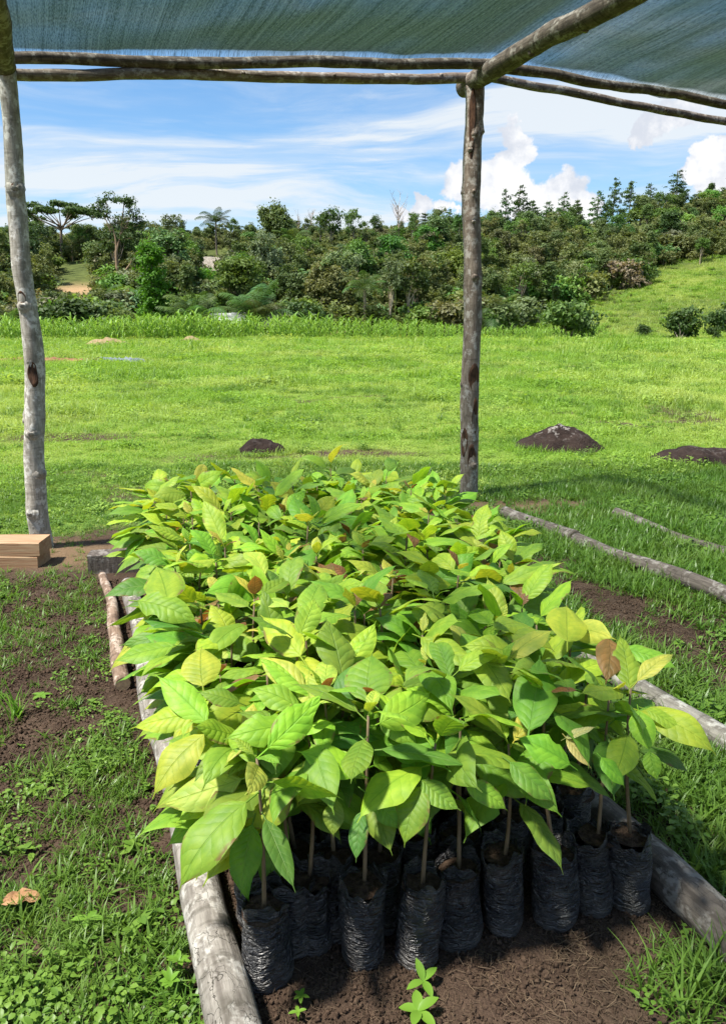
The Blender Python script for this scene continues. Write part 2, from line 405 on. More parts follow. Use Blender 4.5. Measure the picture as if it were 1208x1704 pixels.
def m_simple(name, c1, c2, scale=20.0, rough=0.8, spec=0.3, bump=0.4, dist=0.01, stretch=(1, 1, 1), objcol=False):
    m, n = material(name)
    oc = n.n('ShaderNodeTexCoord').outputs['Object']
    v = n.map(oc, stretch)
    a = n.noise(v, scale, 6, 0.62)
    col = n.mix(n.ss(a, 0.3, 0.7), c1, c2)
    if objcol: col = n.mix(1.0, col, n.n('ShaderNodeObjectInfo').outputs['Color'], 'MULTIPLY')
    n.out(n.n('ShaderNodeBsdfPrincipled', {'Base Color': col, 'Roughness': rough, 'Specular IOR Level': spec, 'Normal': n.bump(a, bump, dist)}).outputs[0])
    return m

def m_bag():
    m, n = material('black_polythene')
    oc = n.n('ShaderNodeTexCoord').outputs['Object']; oi = n.n('ShaderNodeObjectInfo').outputs['Random']
    off = n.n('ShaderNodeCombineXYZ', {'X': n.m('MULTIPLY', oi, 9.0), 'Y': 0.0, 'Z': n.m('MULTIPLY', oi, 23.0)}).outputs[0]
    v = n.n('ShaderNodeVectorMath', {0: oc, 1: off}, operation='ADD').outputs[0]
    w1 = n.noise(n.map(v, (1, 1, 3.2)), 15.0, 3, 0.5, 1.0)
    w2 = n.noise(n.map(v, (1, 1, 4.0)), 42.0, 2, 0.5, 0.8)
    rid = n.m('SUBTRACT', 1.0, n.m('ABSOLUTE', n.m('MULTIPLY', n.m('SUBTRACT', w1, 0.5), 5.0)))
    rid2 = n.m('SUBTRACT', 1.0, n.m('ABSOLUTE', n.m('MULTIPLY', n.m('SUBTRACT', w2, 0.5), 4.0)))
    h = n.m('ADD', rid, n.m('MULTIPLY', rid2, 0.30))
    dust = n.m('MULTIPLY', n.ss(n.noise(v, 17.0, 5, 0.65), 0.46, 0.72), 0.6)
    z = n.n('ShaderNodeSeparateXYZ', {'Vector': oc}).outputs[2]
    dust = n.m('ADD', n.m('MULTIPLY', dust, 0.8), n.m('MULTIPLY', n.m('SUBTRACT', 1.0, n.ss(z, 0.0, 0.10)), 0.35))
    col = n.mix(dust, (0.034, 0.034, 0.037), (0.17, 0.15, 0.125))
    n.out(n.n('ShaderNodeBsdfPrincipled', {'Base Color': col, 'Roughness': n.m('ADD', 0.29, n.m('MULTIPLY', dust, 0.45)), 'Specular IOR Level': 0.7, 'Normal': n.bump(h, 1.0, 0.018)}).outputs[0])
    return m

def m_net():
    m, n = material('woven_shade_cloth')
    uv = n.n('ShaderNodeUVMap').outputs[0]          # metres: x across, y along
    warp = n.noise(n.map(uv, (0.9, 0.5, 1)), 1.0, 3, 0.5)
    uvw = n.n('ShaderNodeVectorMath', {0: uv, 1: n.n('ShaderNodeCombineXYZ', {'X': n.m('MULTIPLY', warp, 0.16), 'Y': 0.0, 'Z': 0.0}).outputs[0]}, operation='ADD').outputs[0]
    st = n.noise(n.map(uvw, (30.0, 0.16, 1)), 1.0, 6, 0.8)
    st2 = n.noise(n.map(uvw, (150.0, 0.7, 1)), 1.0, 3, 0.7)
    sp = n.noise(n.map(uv, (170.0, 24.0, 1)), 1.0, 2, 0.6)
    f = n.m('ADD', n.m('ADD', n.m('MULTIPLY', st, 0.40), n.m('MULTIPLY', st2, 0.25)), n.m('MULTIPLY', sp, 0.35))
    col = n.mix(n.ss(f, 0.40, 0.62), (0.012, 0.024, 0.018), (0.078, 0.104, 0.086))
    gg = n.n('ShaderNodeNewGeometry')
    cs = n.m('ABSOLUTE', n.n('ShaderNodeVectorMath', {0: gg.outputs['Normal'], 1: gg.outputs['Incoming']}, operation='DOT_PRODUCT').outputs['Value'])
    # a weave closes up when looked through aslant
    alpha = n.m('MULTIPLY', n.m('ADD', 0.10, n.m('MULTIPLY', n.ss(f, 0.34, 0.58), 0.88)), n.m('ADD', 0.022, n.m('MULTIPLY', n.ss(cs, 0.22, 0.72), 1.12)), clamp=True)
    d = n.n('ShaderNodeBsdfPrincipled', {'Base Color': col, 'Roughness': 0.6, 'Specular IOR Level': 0.3})
    t = n.n('ShaderNodeBsdfTranslucent', {'Color': n.mix(1.0, col, (0.8, 1.0, 0.9), 'MULTIPLY')})
    s = n.n('ShaderNodeMixShader', {0: 0.35, 1: d.outputs[0], 2: t.outputs[0]}).outputs[0]
    tr = n.n('ShaderNodeBsdfTransparent', {'Color': (0.95, 1.0, 0.98)})
    n.out(n.n('ShaderNodeMixShader', {0: alpha, 1: s, 2: tr.outputs[0]}).outputs[0])
    return m

def m_rock():
    m, n = material('dark_rock')
    oc = n.n('ShaderNodeTexCoord').outputs['Object']
    a = n.noise(oc, 5.0, 7, 0.65); b = n.noise(oc, 24.0, 5, 0.7); st = n.noise(n.map(oc, (1, 1, 3.0), (2, 1, 0)), 3.0, 5, 0.6)
    col = n.mix(n.ss(a, 0.3, 0.7), (0.020, 0.013, 0.011), (0.048, 0.033, 0.027))
    col = n.mix(n.m('MULTIPLY', n.ss(b, 0.5, 0.7), 0.5), col, (0.055, 0.043, 0.039))
    z = n.n('ShaderNodeAttribute', attribute_name='crest').outputs['Fac']
    col = n.mix(n.m('MULTIPLY', z, n.ss(n.noise(oc, 12.0, 5, 0.7), 0.52, 0.60)), col, (0.36, 0.33, 0.30))
    n.out(n.n('ShaderNodeBsdfPrincipled', {'Base Color': col, 'Roughness': 0.9, 'Specular IOR Level': 0.12, 'Normal': n.bump(n.m('ADD', a, n.m('MULTIPLY', b, 0.5)), 1.0, 0.08)}).outputs[0])
    return m

def m_timber():
    m, n = material('sawn_timber')
    oc = n.n('ShaderNodeTexCoord').outputs['Object']
    v = n.map(oc, (0.9, 10, 14)); a = n.noise(v, 3.0, 6, 0.65, 1.2); b = n.noise(n.map(oc, (2, 60, 60)), 2.0, 4, 0.7)
    col = n.mix(n.ss(a, 0.35, 0.65), (0.40, 0.27, 0.155), (0.29, 0.15, 0.075))
    col = n.mix(n.m('MULTIPLY', n.ss(b, 0.5, 0.75), 0.5), col, (0.46, 0.32, 0.19))
    n.out(n.n('ShaderNodeBsdfPrincipled', {'Base Color': col, 'Roughness': 0.75, 'Normal': n.bump(b, 0.5, 0.004)}).outputs[0])
    return m

M = dict(
    ground=m_ground(), leaf=m_leaf(), bag=m_bag(), net=m_net(), rock=m_rock(), timber=m_timber(),
    blade=m_plant('grass_blade', (0.090, 0.205, 0.016), (0.310, 0.500, 0.066), 0.45, 0.45, 0.20, patch=0.8, patch_col=(0.46, 0.54, 0.15), dark2=(0.075, 0.170, 0.020)),
    near_blade=m_plant('near_grass_blade', (0.058, 0.140, 0.016), (0.150, 0.285, 0.040), 0.40, 0.38, 1.5, patch=0.4, patch_col=(0.20, 0.27, 0.06)),
    weed=m_plant('weed_leaf', (0.085, 0.18, 0.022), (0.20, 0.33, 0.05), 0.40, 0.42, 2.0),
    sprout=m_plant('sprout_leaf', (0.13, 0.28, 0.03), (0.20, 0.36, 0.045), 0.40, 0.4, 2.0),
    corn=m_plant('maize_leaf', (0.13, 0.27, 0.03), (0.29, 0.46, 0.09), 0.40, 0.42, 0.4),
    under=m_plant('undergrowth_leaf', (0.075, 0.115, 0.030), (0.20, 0.235, 0.075), 0.38, 0.55, 0.06, patch=0.5, patch_col=(0.22, 0.21, 0.09)),
    under2=m_plant('far_tree_leaf', (0.045, 0.085, 0.024), (0.13, 0.185, 0.052), 0.36, 0.55, 0.05, patch=0.4, patch_col=(0.16, 0.20, 0.07)),
    crown=m_plant('tree_leaf', (0.58, 0.62, 0.52), (1.40, 1.35, 1.25), 0.38, 0.55, 0.5, use_obj=True),
    straw=m_plant('dry_straw', (0.055, 0.036, 0.022), (0.20, 0.140, 0.088), 0.1, 0.7, 2.0),
    post=m_bark('post_bark', (0.125, 0.095, 0.072), (0.27, 0.222, 0.176), (0.50, 0.47, 0.42), 0.65, (0.060, 0.036, 0.024), 0.6, 5.0, 0.0, 0.45),
    pale=m_bark('pale_post_bark', (0.22, 0.20, 0.165), (0.42, 0.39, 0.335), (0.66, 0.64, 0.59), 0.8, (0.065, 0.050, 0.036), 0.6, 5.0, 0.0, 0.40),
    pole=m_bark('pole_bark', (0.062, 0.048, 0.038), (0.16, 0.130, 0.102), (0.42, 0.39, 0.34), 0.5, (0.03, 0.022, 0.016), 0.7, 6.0, 0.0, 0.6),
    log=m_bark('weathered_log', (0.125, 0.110, 0.094), (0.27, 0.247, 0.216), (0.45, 0.43, 0.39), 0.75, (0.045, 0.040, 0.028), 0.8, 8.0, 0.85, 0.5),
    dlog=m_bark('dark_log', (0.062, 0.050, 0.042), (0.14, 0.116, 0.098), (0.36, 0.33, 0.30), 0.45, (0.035, 0.027, 0.02), 0.7, 8.0, 0.5, 0.4),
    stick=m_bark('peeling_stick', (0.13, 0.085, 0.058), (0.27, 0.19, 0.138), (0.48, 0.39, 0.32), 0.75, (0.050, 0.030, 0.02), 0.8, 9.0, 0.3, 0.7),
    cut=m_simple('cut_wood', (0.30, 0.20, 0.12), (0.46, 0.33, 0.21), 30, 0.8),
    scar=m_simple('bark_scar', (0.030, 0.018, 0.012), (0.12, 0.062, 0.036), 40, 0.85, 0.2, 0.8, 0.01, (1, 1, 0.3)),
    soil=m_simple('potting_soil', (0.038, 0.024, 0.017), (0.105, 0.070, 0.048), 60, 0.95, 0.1, 1.0, 0.02),
    stem=m_simple('seedling_stem', (0.12, 0.085, 0.045), (0.20, 0.145, 0.085), 40, 0.7, 0.3, 0.4, 0.003, (1, 1, 0.3)),
    trunk=m_simple('tree_trunk', (0.13, 0.105, 0.08), (0.30, 0.26, 0.21), 3, 0.9, 0.2, 0.5, 0.05, (1, 1, 0.25), True),
    thatch=m_simple('thatch', (0.20, 0.175, 0.145), (0.40, 0.36, 0.30), 6, 0.95, 0.1, 0.8, 0.1, (1, 1, 0.2)),
    whiteroof=m_simple('pale_sheet_roof', (0.30, 0.31, 0.31), (0.50, 0.51, 0.51), 2, 0.6, 0.4, 0.2, 0.02),
    shedwood=m_simple('shed_boards', (0.09, 0.07, 0.055), (0.19, 0.155, 0.125), 6, 0.9, 0.2, 0.5, 0.02, (4, 4, 0.4)),
    tarp=m_simple('grey_tarp', (0.10, 0.125, 0.15), (0.20, 0.23, 0.27), 3, 0.55, 0.4, 0.6, 0.06),
    rust=m_simple('red_earth', (0.17, 0.085, 0.045), (0.28, 0.15, 0.085), 4, 0.9, 0.1, 0.8, 0.05),
    sand=m_simple('pale_earth', (0.20, 0.145, 0.075), (0.34, 0.26, 0.15), 5, 0.95, 0.1, 0.9, 0.06),
    dryleaf=m_simple('dry_leaf', (0.25, 0.13, 0.06), (0.42, 0.25, 0.13), 30, 0.8, 0.2, 0.8, 0.01),
)

# ------------------------------------------------------------------ ground: one sheet from the camera's feet to beyond the ridge
def axis(lo, hi, a, b, fine, grow):
    v = list(np.arange(a, b + 1e-6, fine)); st = fine; x = b
    while x < hi: st *= grow; x += st; v.append(x)
    st = fine; x = a; pre = []
    while x > lo: st *= grow; x -= st; pre.append(x)
    return np.array(pre[::-1] + v)
gx = axis(-700, 700, -2.6, 3.4, 0.045, 1.045); gy = axis(-300, 900, 0.9, 6.0, 0.045, 1.035)
XX, YY = np.meshgrid(gx, gy); nX, nY = len(gx), len(gy)
ZZ = terrain(XX, YY)
idx = np.arange(nX * nY).reshape(nY, nX)
F = np.stack([idx[:-1, :-1], idx[:-1, 1:], idx[1:, 1:], idx[1:, :-1]], -1).reshape(-1, 4)
gm = mesh_np('ground', np.stack([XX, YY, ZZ], -1).reshape(-1, 3), F, M['ground'])
nearness = 1 - sstep(OS(XX, YY)[1], 5.0, 7.0)
for nm, arr in (('cover', grass_cover(XX, YY) * (1 - 0.62 * nearness)), ('wood', sstep(YY, 70, 76) * np.where(XX > 0.145 * YY, sstep(YY, 84 + 0 * XX, 100) * (1 - sstep(XX / np.maximum(YY, 1), 0.30, 0.36) * (1 - sstep(YY, 100, 118))), 1.0)), ('far', sstep(YY, 66, 74)),
                ('dirt', None)):
    if arr is None:
        arr = np.zeros_like(XX)
        for px, Y, rx, ry, a in ((125, 100, 3.6, 7.0, 1.0), (110, 92, 2.4, 4, 0.8), (520, 78, 3.0, 3.0, 1.0), (345, 112, 3.0, 4, 0.2), (760, 70.5, 3.5, 1.6, 0.5), (None, G(118, 922), 0.40, 0.34, 0.42), (None, G(880, 846), 0.7, 0.25, 0.35)):
            c = atY(px, 480, Y) if px is not None else Y; Y = c.y
            arr = np.maximum(arr, a * np.exp(-((XX - c.x) / rx) ** 4 - ((YY - Y) / ry) ** 4))
    at = gm.attributes.new(nm, 'FLOAT', 'POINT'); at.data.foreach_set('value', arr.astype(np.float32).ravel())
tag(obj('ground', gm), kind='structure')

# ------------------------------------------------------------------ scattering of what nobody could count
def scatter(name, P, S, R, K, meshes, label, cat):
    src = bpy.data.collections.new(name + '_sources')
    for i, me in enumerate(meshes):
        o = bpy.data.objects.new('%s_source_%02d' % (name, i), me); src.objects.link(o)
    me = bpy.data.meshes.new(name); n = len(P)
    me.vertices.add(n); me.vertices.foreach_set('co', np.asarray(P, dtype=np.float32).ravel())
    a = me.attributes.new('scl', 'FLOAT', 'POINT'); a.data.foreach_set('value', np.asarray(S, dtype=np.float32))
    a = me.attributes.new('rot', 'FLOAT_VECTOR', 'POINT'); a.data.foreach_set('vector', np.asarray(R, dtype=np.float32).ravel())
    a = me.attributes.new('kid', 'INT', 'POINT'); a.data.foreach_set('value', np.asarray(K, dtype=np.int32))
    o = obj(name, me)
    ng = bpy.data.node_groups.new(name, 'GeometryNodeTree')
    ng.interface.new_socket('Geometry', in_out='INPUT', socket_type='NodeSocketGeometry')
    ng.interface.new_socket('Geometry', in_out='OUTPUT', socket_type='NodeSocketGeometry')
    N = ng.nodes; L = ng.links
    gi = N.new('NodeGroupInput'); go = N.new('NodeGroupOutput')
    ci = N.new('GeometryNodeCollectionInfo'); ci.inputs[0].default_value = src
    ci.inputs['Separate Children'].default_value = True; ci.inputs['Reset Children'].default_value = True
    ip = N.new('GeometryNodeInstanceOnPoints'); ip.inputs['Pick Instance'].default_value = True
    def attr(nm, ty):
        q = N.new('GeometryNodeInputNamedAttribute'); q.data_type = ty; q.inputs[0].default_value = nm; return q.outputs[0]
    L.new(gi.outputs[0], ip.inputs['Points']); L.new(ci.outputs[0], ip.inputs['Instance'])
    L.new(attr('kid', 'INT'), ip.inputs['Instance Index'])
    er = N.new('FunctionNodeEulerToRotation'); L.new(attr('rot', 'FLOAT_VECTOR'), er.inputs[0])
    L.new(er.outputs[0], ip.inputs['Rotation']); L.new(attr('scl', 'FLOAT'), ip.inputs['Scale'])
    L.new(ip.outputs[0], go.inputs[0])
    md = o.modifiers.new('scatter', 'NODES'); md.node_group = ng
    tag(o, label, cat, kind='stuff')
    return o

def blade(V, F, base, yaw, length, width, lean, seg=3, tipdroop=0.9):
    b = len(V); d = np.array([math.cos(yaw), math.sin(yaw), 0]); sd = np.array([-d[1], d[0], 0])
    p = np.array(base, dtype=float); ang = lean
    for i in range(seg + 1):
        t = i / seg; w = width * (1 - t ** 1.6) * (0.55 + 0.9 * min(t * 3, 1) * 0.5)
        V.append(p - sd * w / 2); V.append(p + sd * w / 2 if i < seg else p + sd * 0.0004)
        p = p + (d * math.sin(ang) + np.array([0, 0, math.cos(ang)])) * (length / seg); ang += tipdroop / seg
    for i in range(seg): F.append((b + 2 * i, b + 2 * i + 1, b + 2 * i + 3, b + 2 * i + 2))
def tuft_mesh(name, n, spread, L, Wd, lean, mat, seg=3, droop=0.9):
    V = []; F = []
    for i in range(n):
        a = rnd.uniform(0, 2 * PI); r = spread * math.sqrt(rnd.random())
        blade(V, F, (r * math.cos(a), r * math.sin(a), -0.004), rnd.uniform(0, 2 * PI), L * rnd.uniform(0.5, 1.15), Wd * rnd.uniform(0.7, 1.2), rnd.uniform(0.1, lean), seg, droop * rnd.uniform(0.4, 1.5))
    return mesh_np(name, V, np.array(F), mat)
def oval(V, F, c, yaw, pitch, L, Wd, seg=4, cup=0.25):
    b = len(V); R = Euler((0, -pitch, yaw)).to_matrix()
    for i in range(seg + 1):
        t = i / seg; w = Wd / 2 * (math.sin(PI * min(max(t * 0.96 + 0.03, 0), 1)) ** 0.7); z = -0.25 * L * t * t
        for sgn in (-1, 0, 1):
            p = R @ Vector((t * L, sgn * w, z + abs(sgn) * w * cup)); V.append(np.array(c) + np.array(p))
    for i in range(seg):
        for k in (0, 1): F.append((b + 3 * i + k, b + 3 * i + k + 1, b + 3 * i + 3 + k + 1, b + 3 * i + 3 + k))
def weed_mesh(name, n, spread, L, mat, high=0.03, ratio=0.6):
    V = []; F = []
    for i in range(n):
        a = rnd.uniform(0, 2 * PI); r = spread * math.sqrt(rnd.random()); h = rnd.uniform(0.3, 1) * high
        oval(V, F, (r * math.cos(a), r * math.sin(a), h), rnd.uniform(0, 2 * PI), rnd.uniform(-0.2, 0.7), L * rnd.uniform(0.6, 1.2), L * ratio * rnd.uniform(0.8, 1.2), 3)
    return mesh_np(name, V, np.array(F), mat)

LOGCLEAR = []   # filled below with (o, s0, s1, half width) strips kept free of plants
def strips_free(X, Y):
    o, s = OS(X, Y); ok = np.ones(len(X), bool)
    for oo, s0, s1, hw in ((0.28, -1, 5.2, 0.065), (1.525, -1, 2.0, 0.075), (2.28, 0.2, 5.2, 0.06), (3.53, 0.5, 5.4, 0.055), (4.25, 2.5, 5.2, 0.045)):
        ok &= ~((np.abs(o - oo) < hw) & (s > s0) & (s < s1))
    ok &= ~((o > 0.28) & (o < 1.5) & (s > 1.36) & (s < 4.5))
    return ok

# near plants: low grass, creeping broad leaves, straw
near_meshes = [tuft_mesh('near_tuft_%d' % i, 15, 0.045, 0.075, 0.0055, 0.9, M['near_blade'], 3, 1.0) for i in range(4)] + \
              [tuft_mesh('near_rosette_%d' % i, 11, 0.018, 0.075, 0.0095, 1.15, M['near_blade'], 3, 0.7) for i in range(3)] + \
              [weed_mesh('near_weed_%d' % i, 20, 0.06, 0.020, M['weed'], 0.045, 0.75) for i in range(3)] + \
              [weed_mesh('near_broad_weed_%d' % i, 8, 0.022, 0.042, M['weed'], 0.035, 0.5) for i in range(2)]
N0 = 64000
X = np.concatenate([rng.uniform(-3.6, 6.0, N0), rng.uniform(-1.9, 2.3, 17000)]); Y = np.concatenate([rng.uniform(0.9, 8.6, N0), rng.uniform(0.9, 3.0, 17000)])
keep = (np.abs(X) < 0.60 * Y + 1.7)
X, Y = X[keep], Y[keep]
cv = grass_cover(X, Y)
dens = np.where(OS(X, Y)[1] < 6.3, np.where(OS(X, Y)[0] < 0.25, np.clip((cv - 0.20) * 0.95 + 0.06, 0, 1), np.clip((cv - 0.22) * 1.35, 0, 1)), np.clip(cv, 0, 1) * 0.9)
keep = (rng.random(len(X)) < dens) & strips_free(X, Y)
X, Y, cv = X[keep], Y[keep], cv[keep]; n = len(X)
oo, ss_ = OS(X, Y)
patchw = fbm(X * 1.7, Y * 1.7, 77)
u = rng.random(n)
weedy = np.where((oo < 0.3), sstep(patchw, 0.45, 0.62) * 0.5, sstep(patchw, 0.55, 0.7) * 0.35)
K = np.where(u < weedy, 7 + rng.integers(0, 5, n), np.where(rng.random(n) < 0.65, rng.integers(0, 4, n), 4 + rng.integers(0, 3, n)))
S = rng.uniform(0.45, 1.25, n) * (0.6 + 0.5 * cv) * np.where(oo > 1.5, 1.45, 1.0) * np.where(ss_ > 6.0, 0.75, 1.0)
R = np.stack([rng.normal(0, 0.12, n), rng.normal(0, 0.12, n), rng.uniform(0, 6.28, n)], -1)
scatter('near_grass', np.stack([X, Y, terrain(X, Y) - 0.004], -1), S, R, K, near_meshes, 'low grass and creeping weeds around the seedling bed', 'grass')

# meadow beyond
mead = [tuft_mesh('meadow_tuft_%d' % i, 30, 0.19, 0.085, 0.012, 1.0, M['blade'], 2, 0.9) for i in range(3)] + [tuft_mesh('meadow_tall_tuft', 26, 0.13, 0.16, 0.012, 0.7, M['blade'], 2, 0.9)] + \
       [weed_mesh('meadow_weed_%d' % i, 20, 0.16, 0.05, M['blade'], 0.09, 0.6) for i in range(2)]
Ps = []; Ss = []
for (y0, y1, nn, sc) in ((6.2, 11, 9500, 0.62), (10.5, 20, 12500, 0.95), (19, 38, 13000, 1.6), (36, 69, 13000, 2.4)):
    Yq = np.sqrt(rng.uniform(y0 ** 2, y1 ** 2, nn)); Xq = rng.uniform(-0.60, 0.60, nn) * Yq
    c = grass_cover(Xq, Yq); k = (rng.random(nn) < c) & (OS(Xq, Yq)[1] > 6.0)
    Xq, Yq, c = Xq[k], Yq[k], c[k]
    hgt = 0.6 + 0.8 * fbm(Xq * 0.35, Yq * 0.35, 91)
    clump = 1 + 0.7 * sstep(fbm(Xq * 0.8, Yq * 0.8, 93), 0.6, 0.7)
    Ps.append(np.stack([Xq, Yq, terrain(Xq, Yq) - 0.01], -1)); Ss.append(sc * hgt * clump * rng.uniform(0.6, 1.2, len(Xq)))
P = np.concatenate(Ps); S = np.concatenate(Ss); n = len(P)
R = np.stack([rng.normal(0, 0.1, n), rng.normal(0, 0.1, n), rng.uniform(0, 6.28, n)], -1)
tall = sstep(fbm(P[:, 0] * 0.5, P[:, 1] * 0.5, 61), 0.52, 0.66) * 0.5
K = np.where(rng.random(n) < 0.15, 4 + rng.integers(0, 2, n), np.where(rng.random(n) < tall, 3, rng.integers(0, 3, n)))
scatter('meadow_grass', P, S, R, K, mead, 'bright green meadow grass reaching back to the maize', 'grass')

# coarser darker tussocks and herbs standing in the turf
tuss = [tuft_mesh('tussock_%d' % i, 60, 0.12, 0.26, 0.011, 0.9, M['near_blade'], 3, 1.0) for i in range(2)] + [weed_mesh('herb_clump_%d' % i, 50, 0.16, 0.055, M['near_blade'], 0.16, 0.5) for i in range(2)]
Yq = np.sqrt(rng.uniform(6.6 ** 2, 60 ** 2, 9500)); Xq = rng.uniform(-0.58, 0.58, 9500) * Yq
k = (rng.random(9500) < 0.12 + 0.75 * sstep(fbm(Xq * 0.22, Yq * 0.22, 123), 0.50, 0.66)) & (OS(Xq, Yq)[1] > 6.4); Xq, Yq = Xq[k], Yq[k]; n = len(Xq)
scatter('meadow_tussocks', np.stack([Xq, Yq, terrain(Xq, Yq) - 0.01], -1), rng.uniform(0.3, 0.95, n) * np.interp(Yq, [7, 15, 60], [0.55, 0.9, 1.35]), np.stack([rng.normal(0, .1, n), rng.normal(0, .1, n), rng.uniform(0, 6.28, n)], -1), rng.integers(0, 4, n), tuss, 'coarse dark tussocks and herbs dotted through the meadow', 'grass')
# straw and fibre on the bare bed
def straw_mesh(name, n):
    mb = MB()
    for i in range(n):
        a = rnd.uniform(0, 2 * PI); L = rnd.uniform(0.010, 0.042); x, y = rnd.uniform(-.05, .05), rnd.uniform(-.05, .05); c = rnd.uniform(-0.5, 0.5)
        pts = [(x, y, 0.003), (x + L / 2 * math.cos(a), y + L / 2 * math.sin(a), 0.004 + rnd.random() * 0.008), (x + L * math.cos(a + c), y + L * math.sin(a + c), 0.002 + rnd.random() * 0.006)]
        mb.tube(pts, rnd.uniform(0.0004, 0.0010), 3, False)
    return mb.mesh(name, M['straw'])
sm = [straw_mesh('straw_%d' % i, 14) for i in range(4)]
O = rng.uniform(-2.4, 3.4, 7000); Sx = rng.uniform(0.5, 4.5, 7000)
pp = np.array([B(a, b) for a, b in zip(O, Sx)]); c = grass_cover(pp[:, 0], pp[:, 1])
k = np.where((O > 0.3) & (O < 1.5), (Sx < 2.2) & (rng.random(7000) < 1.0), (rng.random(7000) < 0.30) & (c < 0.5)) & (np.abs(pp[:, 0]) < 0.6 * pp[:, 1] + 0.6)
pp = pp[k]; n = len(pp); pp[:, 2] = terrain(pp[:, 0], pp[:, 1])
scatter('straw_litter', pp, rng.uniform(0.6, 1.3, n), np.stack([np.zeros(n), np.zeros(n), rng.uniform(0, 6.28, n)], -1), rng.integers(0, 4, n), sm, 'dry straw and root fibres strewn over dark soil', 'straw')
# crumbs of soil
def crumb_mesh(name, n):
    V = []; F = []
    for i in range(n):
        c = Vector((rnd.uniform(-.07, .07), rnd.uniform(-.07, .07), 0.001)); r = 0.0022 + 0.0075 * rnd.random() ** 3; b = len(V)
        for d in ((1, 0, 0), (0, 1, 0), (-1, 0, 0), (0, -1, 0), (0, 0, 1), (0, 0, -1)): V.append(c + Vector(d) * r * rnd.uniform(0.6, 1.3))
        for k in range(4): F += [(b + k, b + (k + 1) % 4, b + 4), (b + (k + 1) % 4, b + k, b + 5)]
    return mesh_np(name, V, np.array(F), M['soil'])
cm = [crumb_mesh('crumbs_%d' % i, 40) for i in range(3)]
X = rng.uniform(-2.3, 3.0, 5500); Y = rng.uniform(0.9, 4.6, 5500); k = (np.abs(X) < 0.6 * Y + 0.4) & (grass_cover(X, Y) < 0.75); X, Y = X[k], Y[k]; n = len(X)
scatter('soil_crumbs', np.stack([X, Y, terrain(X, Y)], -1), rng.uniform(0.6, 1.5, n), np.stack([np.zeros(n), np.zeros(n), rng.uniform(0, 6.28, n)], -1), rng.integers(0, 3, n), cm, 'loose crumbs of dark soil', 'soil')

